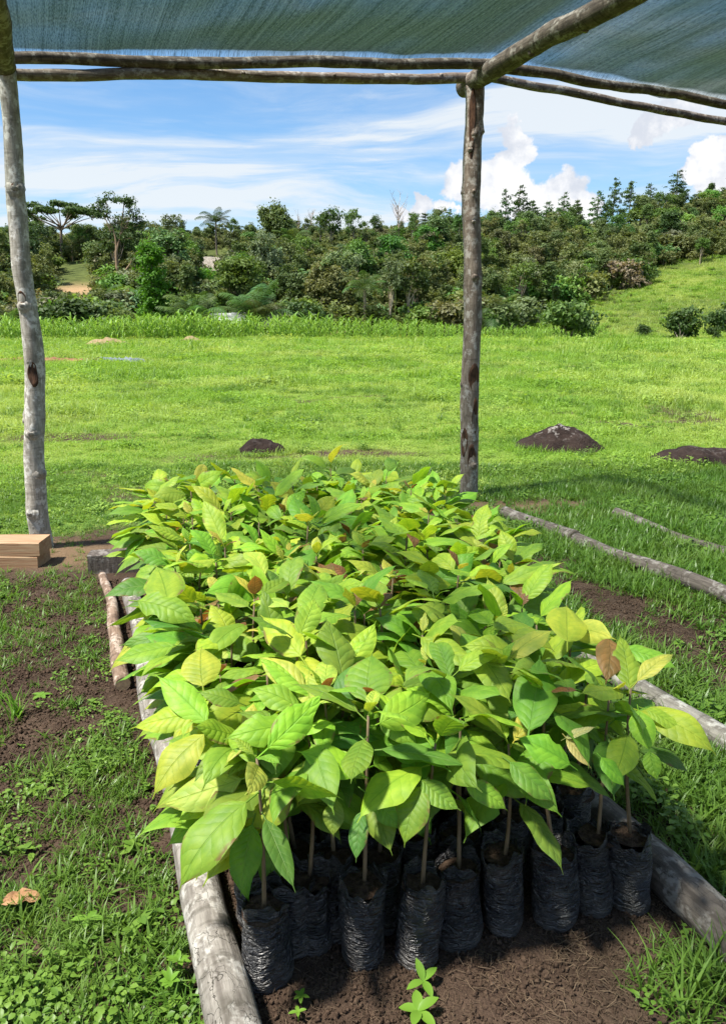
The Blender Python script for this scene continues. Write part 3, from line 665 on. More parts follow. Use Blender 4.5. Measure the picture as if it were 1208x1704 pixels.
# ------------------------------------------------------------------ round wood
SHAPE = {}
def wood(name, p0, p1, r0, r1, mat, seed, bend=0.02, seg=16, step=0.06, knots=(), label=None, cat='pole', group=None, lump=0.10, ends=True):
    """a pole with its own crooks and swellings along local Z; knots: (t, world direction, size)"""
    rr = random.Random(seed)
    p0, p1 = Vector(p0), Vector(p1); ax = p1 - p0; L = ax.length
    q = ax.to_track_quat('Z', 'Y'); M4 = Matrix.LocRotScale(p0, q, None)
    n = max(8, int(L / step)); pts = []; rad = []
    for i in range(n + 1):
        t = i / n; z = t * L; e = math.sin(PI * t)
        dx = (mnoise.noise((z * 0.9, seed * 3.1, 0)) * bend * 2 + mnoise.noise((z * 3.1, seed * 1.7, 5)) * bend * 0.35) * min(1, e * 2.5)
        dy = (mnoise.noise((z * 0.9, seed * 5.3, 9)) * bend * 2 + mnoise.noise((z * 3.1, seed * 2.9, 3)) * bend * 0.35) * min(1, e * 2.5)
        pts.append(Vector((dx, dy, z))); rad.append(r0 + (r1 - r0) * t)
    inv = q.inverted()
    kd = []
    for t, wd, sz in knots:
        d = inv @ Vector(wd); kd.append((t, math.atan2(d.y, d.x), sz))
    def fn(t, th):
        v = 1 + lump * mnoise.noise((math.cos(th) * 0.9, math.sin(th) * 0.9 + seed, t * L * 4.0)) + lump * 0.5 * mnoise.noise((math.cos(th) * 3, math.sin(th) * 3 + seed, t * L * 13))
        for kt, ka, sz in kd:
            da = (th - ka + PI) % (2 * PI) - PI
            v += 0.22 * math.exp(-((t - kt) * L / (sz * 1.5)) ** 2 - (da * r0 / (sz * 1.2)) ** 2)
        return v
    SHAPE[name + str(seed)] = (M4, pts, rad)
    V = []; F = []
    for i, p in enumerate(pts):
        for k in range(seg):
            th = 2 * PI * k / seg; r = rad[i] * fn(i / n, th)
            V.append((p.x + math.cos(th) * r, p.y + math.sin(th) * r, p.z))
    for i in range(n):
        for k in range(seg):
            k2 = (k + 1) % seg; F.append((i * seg + k, i * seg + k2, (i + 1) * seg + k2, (i + 1) * seg + k))
    F.append(tuple(reversed(range(seg)))); F.append(tuple(n * seg + k for k in range(seg)))
    o = obj(name, mesh_np(name, V, F, mat)); o.matrix_world = M4
    for e_i, (z, rr_) in enumerate(((-0.003, r0), (L + 0.003, r1))):
        if not ends: break
        V = [(pts[0].x if e_i == 0 else pts[-1].x, pts[0].y if e_i == 0 else pts[-1].y, z)]
        for k in range(seg): V.append((V[0][0] + math.cos(2 * PI * k / seg) * rr_ * 0.9, V[0][1] + math.sin(2 * PI * k / seg) * rr_ * 0.9, z))
        obj('cut_end', mesh_np('cut_end', V, [(0, k % seg + 1, (k + 1) % seg + 1) for k in range(1, seg + 1)], M['cut']), o)
    for (kt, ka, sz) in kd:
        i = min(n, int(kt * n)); c = pts[i]; d = Vector((math.cos(ka), math.sin(ka), 0)); base = c + d * (rad[i] * 0.80)
        mb = MB(); up = Vector((0, 0, 0.25))
        h = rad[i] * 0.30 + sz * 0.16; sz *= 1.05
        w = Vector((rr.uniform(-.1, .1), rr.uniform(-.1, .1), rr.uniform(-.1, .1)))
        prof = [(0, 1.5), (0.55, 1.15), (0.95, 0.95), (1.0, 0.74), (0.66, 0.60)]
        mb.tube([base + (d + up + w).normalized() * (h * a) for a, b in prof], [sz * b for a, b in prof], 10, False)
        kob = obj('knot', mb.mesh('knot', mat), o)
        mb = MB(); c2 = base + (d + up + w).normalized() * (h * 0.78)
        mb.tube([c2 - d * 0.006, c2 + d * 0.002], [sz * 0.70, sz * 0.60], 9, True)
        obj('knot_core', mb.mesh('knot_core', M['scar']), kob)
    if label: tag(o, label, cat, group)
    return o

def scar_at(parent, key, z, lat, w, h):
    M4, pts, rad = SHAPE[key]; q = [M4 @ p for p in pts]; i = min(range(len(q)), key=lambda k: abs(q[k].z - z))
    a = lat * 1.2; nrm = Vector((math.sin(a), -math.cos(a), 0)); scar(parent, q[i] + nrm * rad[i] * 1.0, nrm, w, h)
def scar(parent, p_world, normal, w, h, name='bark_scar'):
    """a torn lens-shaped wound on a trunk, its lips raised"""
    n = Vector(normal).normalized(); up = Vector((0, 0, 1)); sd = n.cross(up).normalized()
    V = []; F = []; seg = 18
    rings = ((1.15, 0.000, 1), (1.0, 0.012, 1), (0.82, 0.008, 1), (0.0, 0.002, 1))
    for sc, dp, _ in rings:
        for k in range(seg):
            a = 2 * PI * k / seg; ww = w / 2 * sc * (1 + 0.15 * math.sin(3 * a + h * 50)); hh = h / 2 * sc
            V.append(Vector(p_world) + sd * (math.cos(a) * ww) + up * (math.sin(a) * hh) + n * (dp - 0.35 * abs(math.cos(a) * ww)))
    for r in range(len(rings) - 1):
        for k in range(seg):
            k2 = (k + 1) % seg; F.append((r * seg + k, r * seg + k2, (r + 1) * seg + k2, (r + 1) * seg + k))
    inv = parent.matrix_world.inverted()
    obj(name, mesh_np(name, [inv @ v for v in V], F, M['scar']), parent)

# ------------------------------------------------------------------ shade house
LB = G(72, 912); LT = atY(12, 118, LB.y)
RB = G(781, 826); RT = atY(791, 138, RB.y)
FRONT = Vector((0, -1, 0)); LEFT = Vector((-1, 0, 0)); RIGHT = Vector((1, 0, 0))
zl = LT.z - LB.z
post_l = wood('post', LB - Vector((0, 0, 0.25)), LT, 0.074, 0.054, M['pale'], 3, 0.03, 20, 0.04,
     knots=[(0.335, (0.15, -1, 0), 0.035), (0.36, (-1, -.3, 0), 0.02), (0.245, (0.9, -0.6, 0), 0.035), (0.165, (-0.25, -1, 0), 0.036), (0.59, (-0.05, -1, 0), 0.032), (0.80, (0.4, -1, 0), 0.04), (0.47, (-0.2, -1, 0), 0.02)],
     label='pale grey knotty post with white lichen beside the sawn timber', cat='post', group='posts of the shade house', ends=False)
scar_at(post_l, 'post3', LB.z + zl * 0.405, 0.15, 0.06, 0.16); scar_at(post_l, 'post3', LB.z + zl * 0.56, -0.1, 0.05, 0.10)
post_r = wood('post', RB - Vector((0, 0, 0.25)), RT, 0.085, 0.075, M['post'], 8, 0.018, 20, 0.04,
     knots=[(0.155, (0.45, -1, 0), 0.033), (0.345, (-1, -0.4, 0), 0.022), (0.60, (0.25, -1, 0), 0.03), (0.72, (0.1, -1, 0), 0.016), (0.775, (0.2, -1, 0), 0.018), (0.78, (-1, -0.3, 0), 0.02), (0.895, (0.0, -1, 0), 0.022), (0.905, (1, -0.3, 0), 0.028), (0.87, (-0.4, -1, 0), 0.02), (0.99, (-1, -.2, 0), 0.03)],
     label='brown-grey bark post with long dark scars behind the seedlings', cat='post', group='posts of the shade house', ends=False)
for px, py, w, h in ((786, 632, 0.085, 0.26), (789, 690, 0.055, 0.30), (770, 735, 0.06, 0.24), (783, 760, 0.07, 0.20), (776, 205, 0.05, 0.5)):
    q = atY(px, py, RB.y); scar_at(post_r, 'post8', q.z, (px - 781) / 18.0, w, h)

ridge_dir = -B(0, 1)                                # towards the camera
RIDGE_Z = RT.z + 0.03
o_r, s_r = OS(RT.x, RT.y); o_l, s_l = OS(LT.x, LT.y)
wood('ridge_pole', B(o_r - 0.02, s_r + 0.16, RIDGE_Z - 0.03), B(o_r + 0.0, -1.2, RIDGE_Z + 0.10), 0.078, 0.068, M['pole'], 12, 0.02, 18, 0.06,
     knots=[(0.14, (-0.5, 0, -1), 0.02), (0.22, (0, 0, -1), 0.018)], label='thick lichen-blotched ridge pole running from the post towards the viewer', cat='pole')
wood('eave_pole', B(o_l - 0.01, s_l + 0.10, LT.z + 0.02), B(o_l - 0.05, -1.2, LT.z + 0.05), 0.064, 0.055, M['pole'], 14, 0.02, 16, 0.06,
     label='dark eave pole resting on top of the pale post', cat='pole')
# end rafters on the posts
b0 = atY(14, 124, LB.y + 0.09); b1 = atY(812, 128, RB.y + 0.11)
wood('rafter', b0, b1, 0.036, 0.040, M['post'], 21, 0.014, 14, 0.06, knots=[(0.43, (0, -1, 0.1), 0.014), (0.88, (0, -1, .6), 0.012), (0.62, (0, -1, .3), 0.010)],
     label='grey peeled rafter spanning between the two posts, lower of two', cat='pole', group='cross poles of the shade roof')
c0 = atY(812, 128, RB.y + 0.13); cend = B(8.2, s_r + 0.1); cpx = atY(1208, 203, B(6.25, s_r).y + 0.1)
cdir = (cpx - c0)
wood('rafter', c0, c0 + cdir * 1.7, 0.036, 0.034, M['pole'], 23, 0.02, 14, 0.06, knots=[(0.2, (0, -1, 0), 0.011), (0.42, (0, -1, 0), 0.011)],
     label='thin dark rafter sloping down beyond the ridge pole, lower one', cat='pole', group='cross poles of the shade roof')
sA = s_r - 0.22
aL = B(o_l - 0.35, sA); aL = atY(604 + (aL.x / aL.y) * 1432, 98, aL.y)
aR = B(o_r + 0.02, sA); aR = atY(604 + (aR.x / aR.y) * 1432, 107, aR.y)
wood('net_pole', aL, aR, 0.036, 0.040, M['pole'], 27, 0.012, 14, 0.06, knots=[(0.5, (0, -1, -.3), 0.012)], label='dark pole carrying the net edge between post and ridge pole', cat='pole', group='cross poles of the shade roof')
aR2 = aR + Vector((0.02, 0.02, -0.01)); e = B(6.3, sA); aE = atY(604 + e.x / e.y * 1410, 180, e.y)
wood('net_pole', aR2, aR2 + (aE - aR2) * 1.6, 0.040, 0.037, M['pole'], 29, 0.025, 14, 0.06, label='dark pole carrying the net edge beyond the ridge pole', cat='pole', group='cross poles of the shade roof')

# the net itself: two slopes tied along the end poles, slack between
def net_z(o, s):
    def edge(o):
        if o <= o_r: return aL.z + (aR.z - aL.z) * (o - (o_l - 0.35)) / (o_r - o_l + 0.35)
        k = (aE.z - aR.z) / (6.3 - o_r); return aR.z + k * (o - o_r)
    z = edge(o) + 0.050
    d = sA - s
    z += 0.035 * (mnoise.noise((o * 1.3, s * 0.9, 2)) ) + 0.012 * mnoise.noise((o * 5, s * 2.0, 7))
    z += -0.10 * math.sin(min(max((o - o_l) / (o_r - o_l), 0), 1) * PI) * (1 - math.exp(-max(d, 0) / 0.9)) * 0.8
    z += 0.10 * (1 - math.exp(-max(d, 0) / 1.5))
    if d < 0.02: z -= 0.05 * min(1, (0.02 - d) / 0.06)
    return z
no = np.concatenate([np.linspace(o_l - 0.55, o_r, 64), np.linspace(o_r, 8.6, 64)[1:]]); ns = np.concatenate([[sA + 0.075, sA + 0.05], np.linspace(sA + 0.02, sA - 2.2, 50), np.linspace(sA - 2.3, -0.25, 16)])
V = []; U = []; F = []
for a in ns:
    for b in no:
        p = B(b, a); V.append((p.x, p.y, net_z(b, a))); U.append((b, a))
nO = len(no)
for i in range(len(ns) - 1):
    for j in range(nO - 1): F.append((i * nO + j, i * nO + j + 1, (i + 1) * nO + j + 1, (i + 1) * nO + j))
tag(obj('shade_net', mesh_np('shade_net', V, F, M['net'], True, U)), 'dark green shade net stretched overhead on the poles', 'net')

# ------------------------------------------------------------------ logs that border the beds
def zlog(o, s, r, sink=0.75):
    p = B(o, s); return B(o, s, tz(p.x, p.y) + r * sink)
wood('border_log', zlog(0.235, 0.2, 0.07), zlog(0.345, 4.6, 0.055), 0.064, 0.048, M['log'], 41, 0.022, 22, 0.04,
     knots=[(0.22, (-0.2, -0.3, 1), 0.02)], label='pale cracked barkless log along the near left edge of the seedlings', cat='log', group='logs bordering the beds', lump=0.07)
wood('border_log', zlog(1.545, 0.35, 0.063), zlog(1.515, 1.92, 0.062), 0.062, 0.064, M['dlog'], 43, 0.012, 20, 0.04,
     knots=[(0.55, (-0.3, -0.2, 1), 0.016)], label='short grey log ending against the rightmost black bag', cat='log', group='logs bordering the beds', lump=0.07)
wood('border_log', zlog(2.27, 0.5, 0.06), zlog(2.28, 4.7, 0.05), 0.054, 0.046, M['log'], 47, 0.02, 20, 0.05,
     knots=[(0.3, (-1, 0.3, 0.3), 0.02)], label='white-topped flaking log emerging from under the leaves on the right', cat='log', group='logs bordering the beds', lump=0.09)
wood('border_log', zlog(3.55, 1.6, 0.056), zlog(3.48, 4.46, 0.05), 0.058, 0.052, M['dlog'], 53, 0.02, 18, 0.05,
     label='grey mottled log across the grass, nearer of two', cat='log', group='logs bordering the beds', lump=0.06)
wood('border_log', zlog(3.50, 4.50, 0.05), zlog(3.46, 5.4, 0.05), 0.055, 0.05, M['dlog'], 55, 0.01, 16, 0.05,
     label='dark log end poking out behind the leaves near the brown post', cat='log', group='logs bordering the beds', lump=0.06)
wood('border_log', zlog(4.28, 2.6, 0.046), zlog(4.30, 5.02, 0.04), 0.05, 0.042, M['dlog'], 59, 0.02, 16, 0.05,
     label='slim brown log in the grass farthest right', cat='log', group='logs bordering the beds', lump=0.06)
st0 = G(171, 958, 0.045); st1 = G(205, 1138, 0.04)
wood('stick', st0, st1, 0.026, 0.036, M['stick'], 61, 0.03, 14, 0.04, knots=[(0.42, (-0.6, -0.4, 0.7), 0.012)],
     label='crooked peeling branch lying on soil beside the bed', cat='branch', lump=0.12)

# sawn timber by the pale post, and a weathered block
def plank(name, c, size, rz, mat, label, cat, group=None, tilt=0.0):
    mb = MB(); V = []; F = []
    nx = 10
    for i in range(nx + 1):
        x = -size[0] / 2 + size[0] * i / nx
        for (y, z) in ((-1, -1), (-.96, -1.0), (.96, -1), (1, -.94), (1, .94), (.95, 1), (-.95, 1), (-1, .93)):
            j = 0.004
            V.append((x + (0.012 * mnoise.noise((y * 3, z * 3, 1)) if i in (0, nx) else 0), y * size[1] / 2 + mnoise.noise((x * 4, y, z)) * j, z * size[2] / 2 + mnoise.noise((x * 4, y + 5, z)) * j))
    for i in range(nx):
        for k in range(8): F.append((i * 8 + k, (i + 1) * 8 + k, (i + 1) * 8 + (k + 1) % 8, i * 8 + (k + 1) % 8))
    F.append(tuple(range(8))); F.append(tuple(nx * 8 + k for k in reversed(range(8))))
    o = obj(name, mesh_np(name, V, F, mat, False)); o.location = c; o.rotation_euler = (0, tilt, rz)
    return tag(o, label, cat, group)
tq = G(64, 951)
plank('sawn_timber', (tq.x - 0.62, tq.y + 0.14, 0.045), (1.2, 0.24, 0.085), 0.03, M['timber'], 'lower sawn beam of the stack by the pale post', 'timber', 'sawn timber by the post')
plank('sawn_timber', (tq.x - 0.60, tq.y + 0.14, 0.045 + 0.0425 + 0.045 + 0.003), (1.2, 0.22, 0.090), 0.02, M['timber'], 'upper fresh-sawn orange beam of the stack by the pale post', 'timber', 'sawn timber by the post')
gq = G(147, 954)
plank('weathered_block', (gq.x + 0.32, gq.y + 0.08, 0.062), (0.64, 0.14, 0.13), 0.12, M['dlog'], 'grey weathered squared timber lying behind the crooked branch', 'timber')

# ------------------------------------------------------------------ seedlings
def leaf_mesh(seed, Wd, droop, fold, wave, lift=0.0, notch=0.0):
    r = random.Random(seed); nv, nu = 12, 6
    V = []; F = []; U = []
    p = Vector((0, 0, 0)); ang = lift; side = r.uniform(-0.25, 0.25); ph = r.uniform(0, 6); cur = []
    yaw = 0
    for i in range(nv + 1):
        t = i / nv; cur.append((p.copy(), ang, yaw))
        p = p + Vector((math.cos(ang) * math.cos(yaw), math.cos(ang) * math.sin(yaw), math.sin(ang))) / nv
        ang -= droop * (0.45 + 1.1 * t) / nv; yaw += side / nv
    for i in range(nv + 1):
        t = i / nv; c, an, yw = cur[i]
        te = min(t / 0.9, 1.0)
        w = (math.sin(PI * te ** 0.92) ** 0.72) if 0 < te < 1 else 0.0
        w = max(w * (1 - 0.18 * (t > 0.7) * (t - 0.7) / 0.3), 0.02 + 0.10 * max(0, (1 - t) * 3 - 0.0) * (t > 0.86)) * Wd / 2
        if i == nv: w = 0.004
        if notch and abs(t - notch) < 0.09: w *= 0.72
        tan = Vector((math.cos(an) * math.cos(yw), math.cos(an) * math.sin(yw), math.sin(an)))
        sd = Vector((-math.sin(yw), math.cos(yw), 0)); nor = tan.cross(sd).normalized()
        nor = -nor if nor.z < 0 and abs(an) < 1.4 else nor
        for k in range(nu + 1):
            s = -1 + 2 * k / nu
            fl = fold * (1 - 0.4 * t)
            z = abs(s) * w * math.sin(fl) - 0.55 * w * max(0, abs(s) - 0.45) ** 1.3 + wave * (s * s) * math.sin(t * 11 + ph + (2.4 if s > 0 else 0)) * w
            V.append(c + sd * (s * w * math.cos(fl)) + nor * z); U.append((0.5 + s / 2, t))
    for i in range(nv):
        for k in range(nu):
            a = i * (nu + 1) + k; F.append((a, a + nu + 1, a + nu + 2, a + 1))
    # leaf stalk
    b = len(V); rs = 0.011
    for x, dz in ((-0.17, -0.035), (0.02, 0.0)):
        for k in range(4): V.append(Vector((x, math.cos(k * PI / 2) * rs, math.sin(k * PI / 2) * rs + dz - 0.004))); U.append((0.5, 0.02))
    for k in range(4): F.append((b + k, b + (k + 1) % 4, b + 4 + (k + 1) % 4, b + 4 + k))
    return mesh_np('leaf', V, F, M['leaf'], True, U)
LEAVES = [leaf_mesh(100 + i, w, d, f, wv, l, nt) for i, (w, d, f, wv, l, nt) in enumerate([
    (0.44, 0.9, 0.20, 0.10, 0.10, 0), (0.48, 1.3, 0.26, 0.14, 0.15, 0), (0.42, 0.6, 0.14, 0.12, 0.05, 0), (0.50, 0.8, 0.10, 0.16, 0.1, 0),
    (0.42, 1.7, 0.30, 0.10, 0.25, 0), (0.36, 1.1, 0.35, 0.16, 0.1, 0), (0.43, 0.35, 0.22, 0.20, 0.0, 0.7), (0.50, 0.6, 0.12, 0.10, 0.05, 0.93),
    (0.40, 1.4, 0.15, 0.22, 0.2, 0), (0.46, 1.0, 0.24, 0.16, 0.1, 0.35), (0.34, 0.5, 0.40, 0.12, 0.0, 0), (0.42, 0.15, 0.16, 0.14, 0.0, 0)])]

def bag_mesh(seed, h=0.245, r=0.057, seg=30, rings=46):
    V = []; F = []; U = []
    rr = random.Random(seed); ph = rr.uniform(0, 9); sq = rr.uniform(0.0, 0.10); lean = rr.uniform(-0.5, 0.5); bul = rr.uniform(0.0, 0.10); bz = rr.uniform(0.2, 0.7)
    def pt(t, th, rad, z):
        n = mnoise.noise((math.cos(th) * 1.3, math.sin(th) * 1.3 + seed * 2.7, z * 9)) * 0.16
        wr = mnoise.noise((math.cos(th) * 1.8 + seed, math.sin(th) * 1.8, z * 78 + 2.0 * math.sin(th * 2 + ph)))
        wr = (1 - abs(wr) * 2.4) * 0.046 * (0.5 + 0.6 * t)
        fo = 0.07 * max(0, (t - 0.80) / 0.20) * math.sin(th * 5 + ph) + 0.05 * max(0, (t - 0.85) / 0.15) * math.sin(th * 9 + ph * 2)
        q = rad * (1 + n + wr + fo + sq * math.cos(2 * th + ph))
        return (q * math.cos(th) + lean * z * 0.3, q * math.sin(th), z)
    prof = []
    for i in range(rings + 1):
        t = i / rings
        rad = r * (0.80 + 0.20 * min(1, t / 0.12) ** 0.5) * (1 + 0.05 * math.sin(t * 5 + ph)) * (1 - 0.05 * t) * (1 + bul * math.exp(-((t - bz) / 0.22) ** 2))
        prof.append((t, rad, t * h))
    for t, rad, z in prof:
        for k in range(seg):
            th = 2 * PI * k / seg; x, y, zz = pt(t, th, rad, z)
            if t > 0.93: zz += 0.016 * math.sin(th * 2 + ph) + 0.009 * math.sin(th * 7 + ph) + 0.006 * mnoise.noise((th * 4, seed, 1))
            V.append((x, y, zz)); U.append((k / seg, t))
    last = rings
    for j, (dz, sc) in enumerate(((-0.004, 0.95), (-0.022, 0.90), (-0.05, 0.88))):
        for k in range(seg):
            x, y, zz = V[rings * seg + k]; V.append((x * sc, y * sc, zz + dz)); U.append((k / seg, 1))
    for i in range(rings + 3):
        for k in range(seg):
            k2 = (k + 1) % seg; F.append((i * seg + k, i * seg + k2, (i + 1) * seg + k2, (i + 1) * seg + k))
    F.append(tuple(reversed(range(seg))))
    return mesh_np('bag', V, F, M['bag'], True, U)
def soil_mesh(seed, h=0.222, r=0.054):
    V = [(0, 0, h + 0.008)]; F = []; seg = 14
    for j, q in enumerate((0.5, 1.0)):
        for k in range(seg):
            th = 2 * PI * k / seg; V.append((q * r * math.cos(th), q * r * math.sin(th), h + 0.010 * mnoise.noise((math.cos(th) * 2 + seed, math.sin(th) * 2, q * 3))))
    for k in range(seg):
        F.append((0, 1 + k, 1 + (k + 1) % seg)); F.append((1 + k, 1 + seg + k, 1 + seg + (k + 1) % seg, 1 + (k + 1) % seg))
    return mesh_np('soil', V, F, M['soil'])
BAGS = [bag_mesh(i * 3 + 1) for i in range(9)]
BAGS_LOW = [bag_mesh(i * 5 + 2, seg=16, rings=10) for i in range(4)]
SOILS = [soil_mesh(i) for i in range(3)]
def stem_mesh(seed, top):
    r = random.Random(seed); a = r.uniform(0, 6.28); b = r.uniform(0.0, 0.03); mb = MB(); pts = []
    for i in range(7):
        t = i / 6; e = b * math.sin(t * 2.4); pts.append((e * math.cos(a), e * math.sin(a), 0.20 + (top - 0.20) * t))
    mb.tube(pts, [0.0062 - 0.0032 * i / 6 for i in range(7)], 7, True)
    return mb.mesh('stem', M['stem']), [Vector(p) for p in pts]
STEMS = [stem_mesh(i, 0.60 + 0.02 * (i % 7)) for i in range(8)]

def leaf_colour(kind):
    j = lambda c, a=0.15: tuple(max(0, x * rnd.uniform(1 - a, 1 + a)) for x in c)
    c = {'dark': (0.100, 0.225, 0.034), 'mid': (0.170, 0.320, 0.036), 'light': (0.240, 0.405, 0.040), 'lime': (0.335, 0.490, 0.046),
         'yellow': (0.47, 0.51, 0.080), 'cream': (0.62, 0.58, 0.20), 'bronze': (0.24, 0.125, 0.055)}[kind]
    return (*j(c), 1.0)
def put_leaf(root, p, yaw, pitch, roll, length, kind, variant=None):
    v = rnd.randrange(len(LEAVES)) if variant is None else variant
    o = obj('leaf', LEAVES[v], root)
    R = Matrix.Rotation(yaw, 4, 'Z') @ Matrix.Rotation(-pitch, 4, 'Y') @ Matrix.Rotation(roll, 4, 'X')
    off = R @ Vector((0.17 * length, 0, 0.035 * length))
    o.matrix_local = Matrix.Translation(Vector(p) + off) @ R @ Matrix.Scale(length, 4)
    o.color = leaf_colour(kind)
    return o
def seedling(o_, s_, label, group, nleaf=6, front=False, xy=None, bagid=None, top=None, rz=None, edge=0):
    p = B(o_, s_) if xy is None else Vector((xy[0], xy[1], 0))
    root = empty('potted_seedling', (p.x, p.y, tz(p.x, p.y) - 0.006), (rnd.uniform(-.05, .05) * (1.5 if front else 1), rnd.uniform(-.05, .05) * (1.5 if front else 1), rnd.uniform(0, 6.28) if rz is None else rz))
    tag(root, label, 'seedling', group)
    hs = rnd.uniform(0.93, 1.06)
    b = obj('bag', BAGS[bagid if bagid is not None else rnd.randrange(9)] if front else rnd.choice(BAGS_LOW), root); b.scale = (1, 1, hs)
    so = obj('soil', rnd.choice(SOILS), root); so.scale = (1, 1, hs)
    sm_, pts = rnd.choice(STEMS); st = obj('stem', sm_, root)
    k = rnd.uniform(0.93, 1.07) if top is None else top; st.scale = (1, 1, k)
    ph = rnd.uniform(0, 6.28); n = nleaf + rnd.choice((-1, 0, 0, 1))
    for i in range(n):
        t = i / max(1, n - 1)                       # 0 lowest .. 1 top
        f = ((0.62 if front else 0.50) + (0.38 if front else 0.50) * t ** 0.75) * 6; a = min(5, int(f)); q = pts[a].lerp(pts[a + 1], f - a)
        q = Vector((q.x, q.y, q.z * k))
        yaw = ph + i * 2.4 + rnd.uniform(-0.35, 0.35)
        if edge and i % 2: yaw = (math.atan2(SA, CA) + (PI if edge < 0 else 0)) - root.rotation_euler.z + rnd.uniform(-0.8, 0.8)
        pitch = -0.55 + 1.10 * t ** 1.2 + rnd.uniform(-0.45, 0.45)
        ln = (0.240 - 0.055 * abs(t - 0.45) * 2) * rnd.uniform(0.80, 1.22)
        if edge: ln *= 0.9
        if front: ln *= 0.86
        if front: pitch = max(pitch, -0.45 + 0.3 * t)
        u = rnd.random()
        if t > 0.80: kind = 'lime' if u < 0.45 else 'light' if u < 0.80 else 'yellow' if u < 0.88 else 'bronze' if u < 0.93 else 'mid'
        elif t > 0.4: kind = 'mid' if u < 0.34 else 'light' if u < 0.70 else 'lime' if u < 0.88 else 'dark' if u < 0.98 else 'yellow'
        else: kind = 'dark' if u < 0.35 else 'mid' if u < 0.75 else 'light' if u < 0.985 else 'bronze'
        if kind == 'bronze' and front: kind = 'light'
        if kind == 'bronze': ln *= 0.75; pitch -= 0.8
        put_leaf(root, q, yaw, pitch, rnd.gauss(0, 0.42), ln, kind)
    if edge < 0:                                   # plants at the open side reach out over the log
        for j in range(6 if s_ < 3.4 else 4):
            f = rnd.uniform(2.9, 5.2); a = int(f); q = pts[a].lerp(pts[a + 1], f - a); q = Vector((q.x, q.y, q.z * k))
            put_leaf(root, q, math.atan2(SA, CA) + PI - root.rotation_euler.z + rnd.uniform(-1.0, 1.0), rnd.uniform(-0.45, 0.25), rnd.uniform(-.3, .3), rnd.uniform(0.17, 0.27), rnd.choice(('mid', 'light', 'light', 'lime', 'lime', 'dark')))
    # small unopened pair at the tip
    if rnd.random() < 0.7:
        q = pts[-1]; q = Vector((q.x, q.y, q.z * k))
        for j in range(2): put_leaf(root, q, ph + j * 3 + rnd.uniform(-.5, .5), rnd.uniform(0.3, 1.2), 0, rnd.uniform(0.06, 0.10), rnd.choice(('lime', 'yellow', 'bronze', 'light')))
    return root

front_px = [(446, 1622), (521, 1566), (604, 1590), (691, 1592), (762, 1558), (838, 1536), (922, 1530), (986, 1506), (1046, 1502)]
order = ['first', 'second', 'third', 'fourth', 'fifth', 'sixth', 'seventh', 'eighth', 'ninth', 'tenth', 'eleventh', 'twelfth', 'thirteenth', 'fourteenth', 'fifteenth', 'sixteenth', 'seventeenth', 'eighteenth', 'nineteenth', 'twentieth', 'twenty-first', 'twenty-second', 'twenty-third', 'twenty-fourth', 'twenty-fifth']
GRP = 'bagged seedlings set out in the bed'
FRONT_ROOTS = []
for i, (px, py) in enumerate(front_px):
    q = G(px, py)
    lab = 'seedling in the leaning black bag at the front corner, against the pale log' if i == 0 else \
          'seedling in the front-row black bag at the end, touching the short grey log' if i == 8 else \
          'seedling in the %s black bag of the front row, counted from the pale log' % order[i]
    FRONT_ROOTS.append(seedling(0, 0, lab, GRP, 8, True, (q.x, q.y), bagid=i))
def omax(s): return float(np.interp(s, [1.5, 1.85, 2.3, 3.0, 5], [1.40, 1.42, 1.62, 1.86, 1.86]))
row = 1; s_ = 1.645; nseed = 0
while s_ < 4.40:
    om = omax(s_); o_ = 0.40 + (0.06 if row % 2 else 0.0) + 0.07 * float(sstep(s_, 2.4, 3.6)); cols = []
    while o_ < om - 0.02: cols.append(o_); o_ += 0.128
    cols.append(om)
    for ci, oc in enumerate(cols):
        if ci and oc - cols[ci - 1] < 0.095: continue
        if ci == 0: lab = 'seedling at the left border of the bed, %s from the front corner' % order[row]
        elif ci == len(cols) - 1: lab = 'seedling at the right border of the bed, %s from the front' % order[row]
        elif row == 1: lab = 'seedling %s from the pale log in the second row, bag half hidden' % order[ci]
        elif s_ > 4.27: lab = 'seedling in the far row next to the meadow, %s from its left end' % order[ci]
        else: lab = 'seedling inside the bed, %s row from the front, %s from the left border' % (order[row], order[ci])
        seedling(oc + rnd.uniform(-0.012, 0.012), s_ + rnd.uniform(-0.015, 0.015), lab, GRP, 10, row == 1, edge=-1 if ci == 0 else 1 if ci == len(cols) - 1 else 0)
        nseed += 1
    row += 1; s_ += 0.132
print('seedlings', nseed + 9, 'rows', row)

# leaves of the front plants that stand out one by one: base and tip rows give height along the leaf mass
def hmass(py): return float(np.interp(py, [900, 1000, 1150, 1300, 1480], [0.78, 0.74, 0.66, 0.53, 0.36]))
ROOTS = [o for o in COL.objects if o.name.startswith('potted_seedling')]
bpy.context.view_layer.update()
def big_leaf(bx, by, tx, ty, kind, var=11, wide=1.0, dh=0.02, face=0.55, roll=0.0):
    a = G(bx, by, hmass(by) + dh); b = G(tx, ty, hmass(ty) + (0.03 if ty < by else 0.0) + dh)
    d = b - a; L = d.length / 0.97; x = d.normalized()
    n = (Vector((0, -0.75, 0.55)) * face + Vector((0, 0, 1)) * (1 - face)); z = (n - x * n.dot(x)).normalized(); y = z.cross(x)
    M3 = Matrix((x, y, z)).transposed().to_4x4()
    root = min(ROOTS, key=lambda r: (Vector((r.location.x, r.location.y)) - Vector((a.x, a.y))).length)
    o = obj('leaf', LEAVES[var], root)
    Wm = Matrix.Translation(a) @ M3 @ Matrix.Rotation(roll, 4, 'X') @ Matrix.Diagonal((L, L * wide, L, 1))
    o.matrix_local = root.matrix_world.inverted() @ Wm
    o.color = leaf_colour(kind)
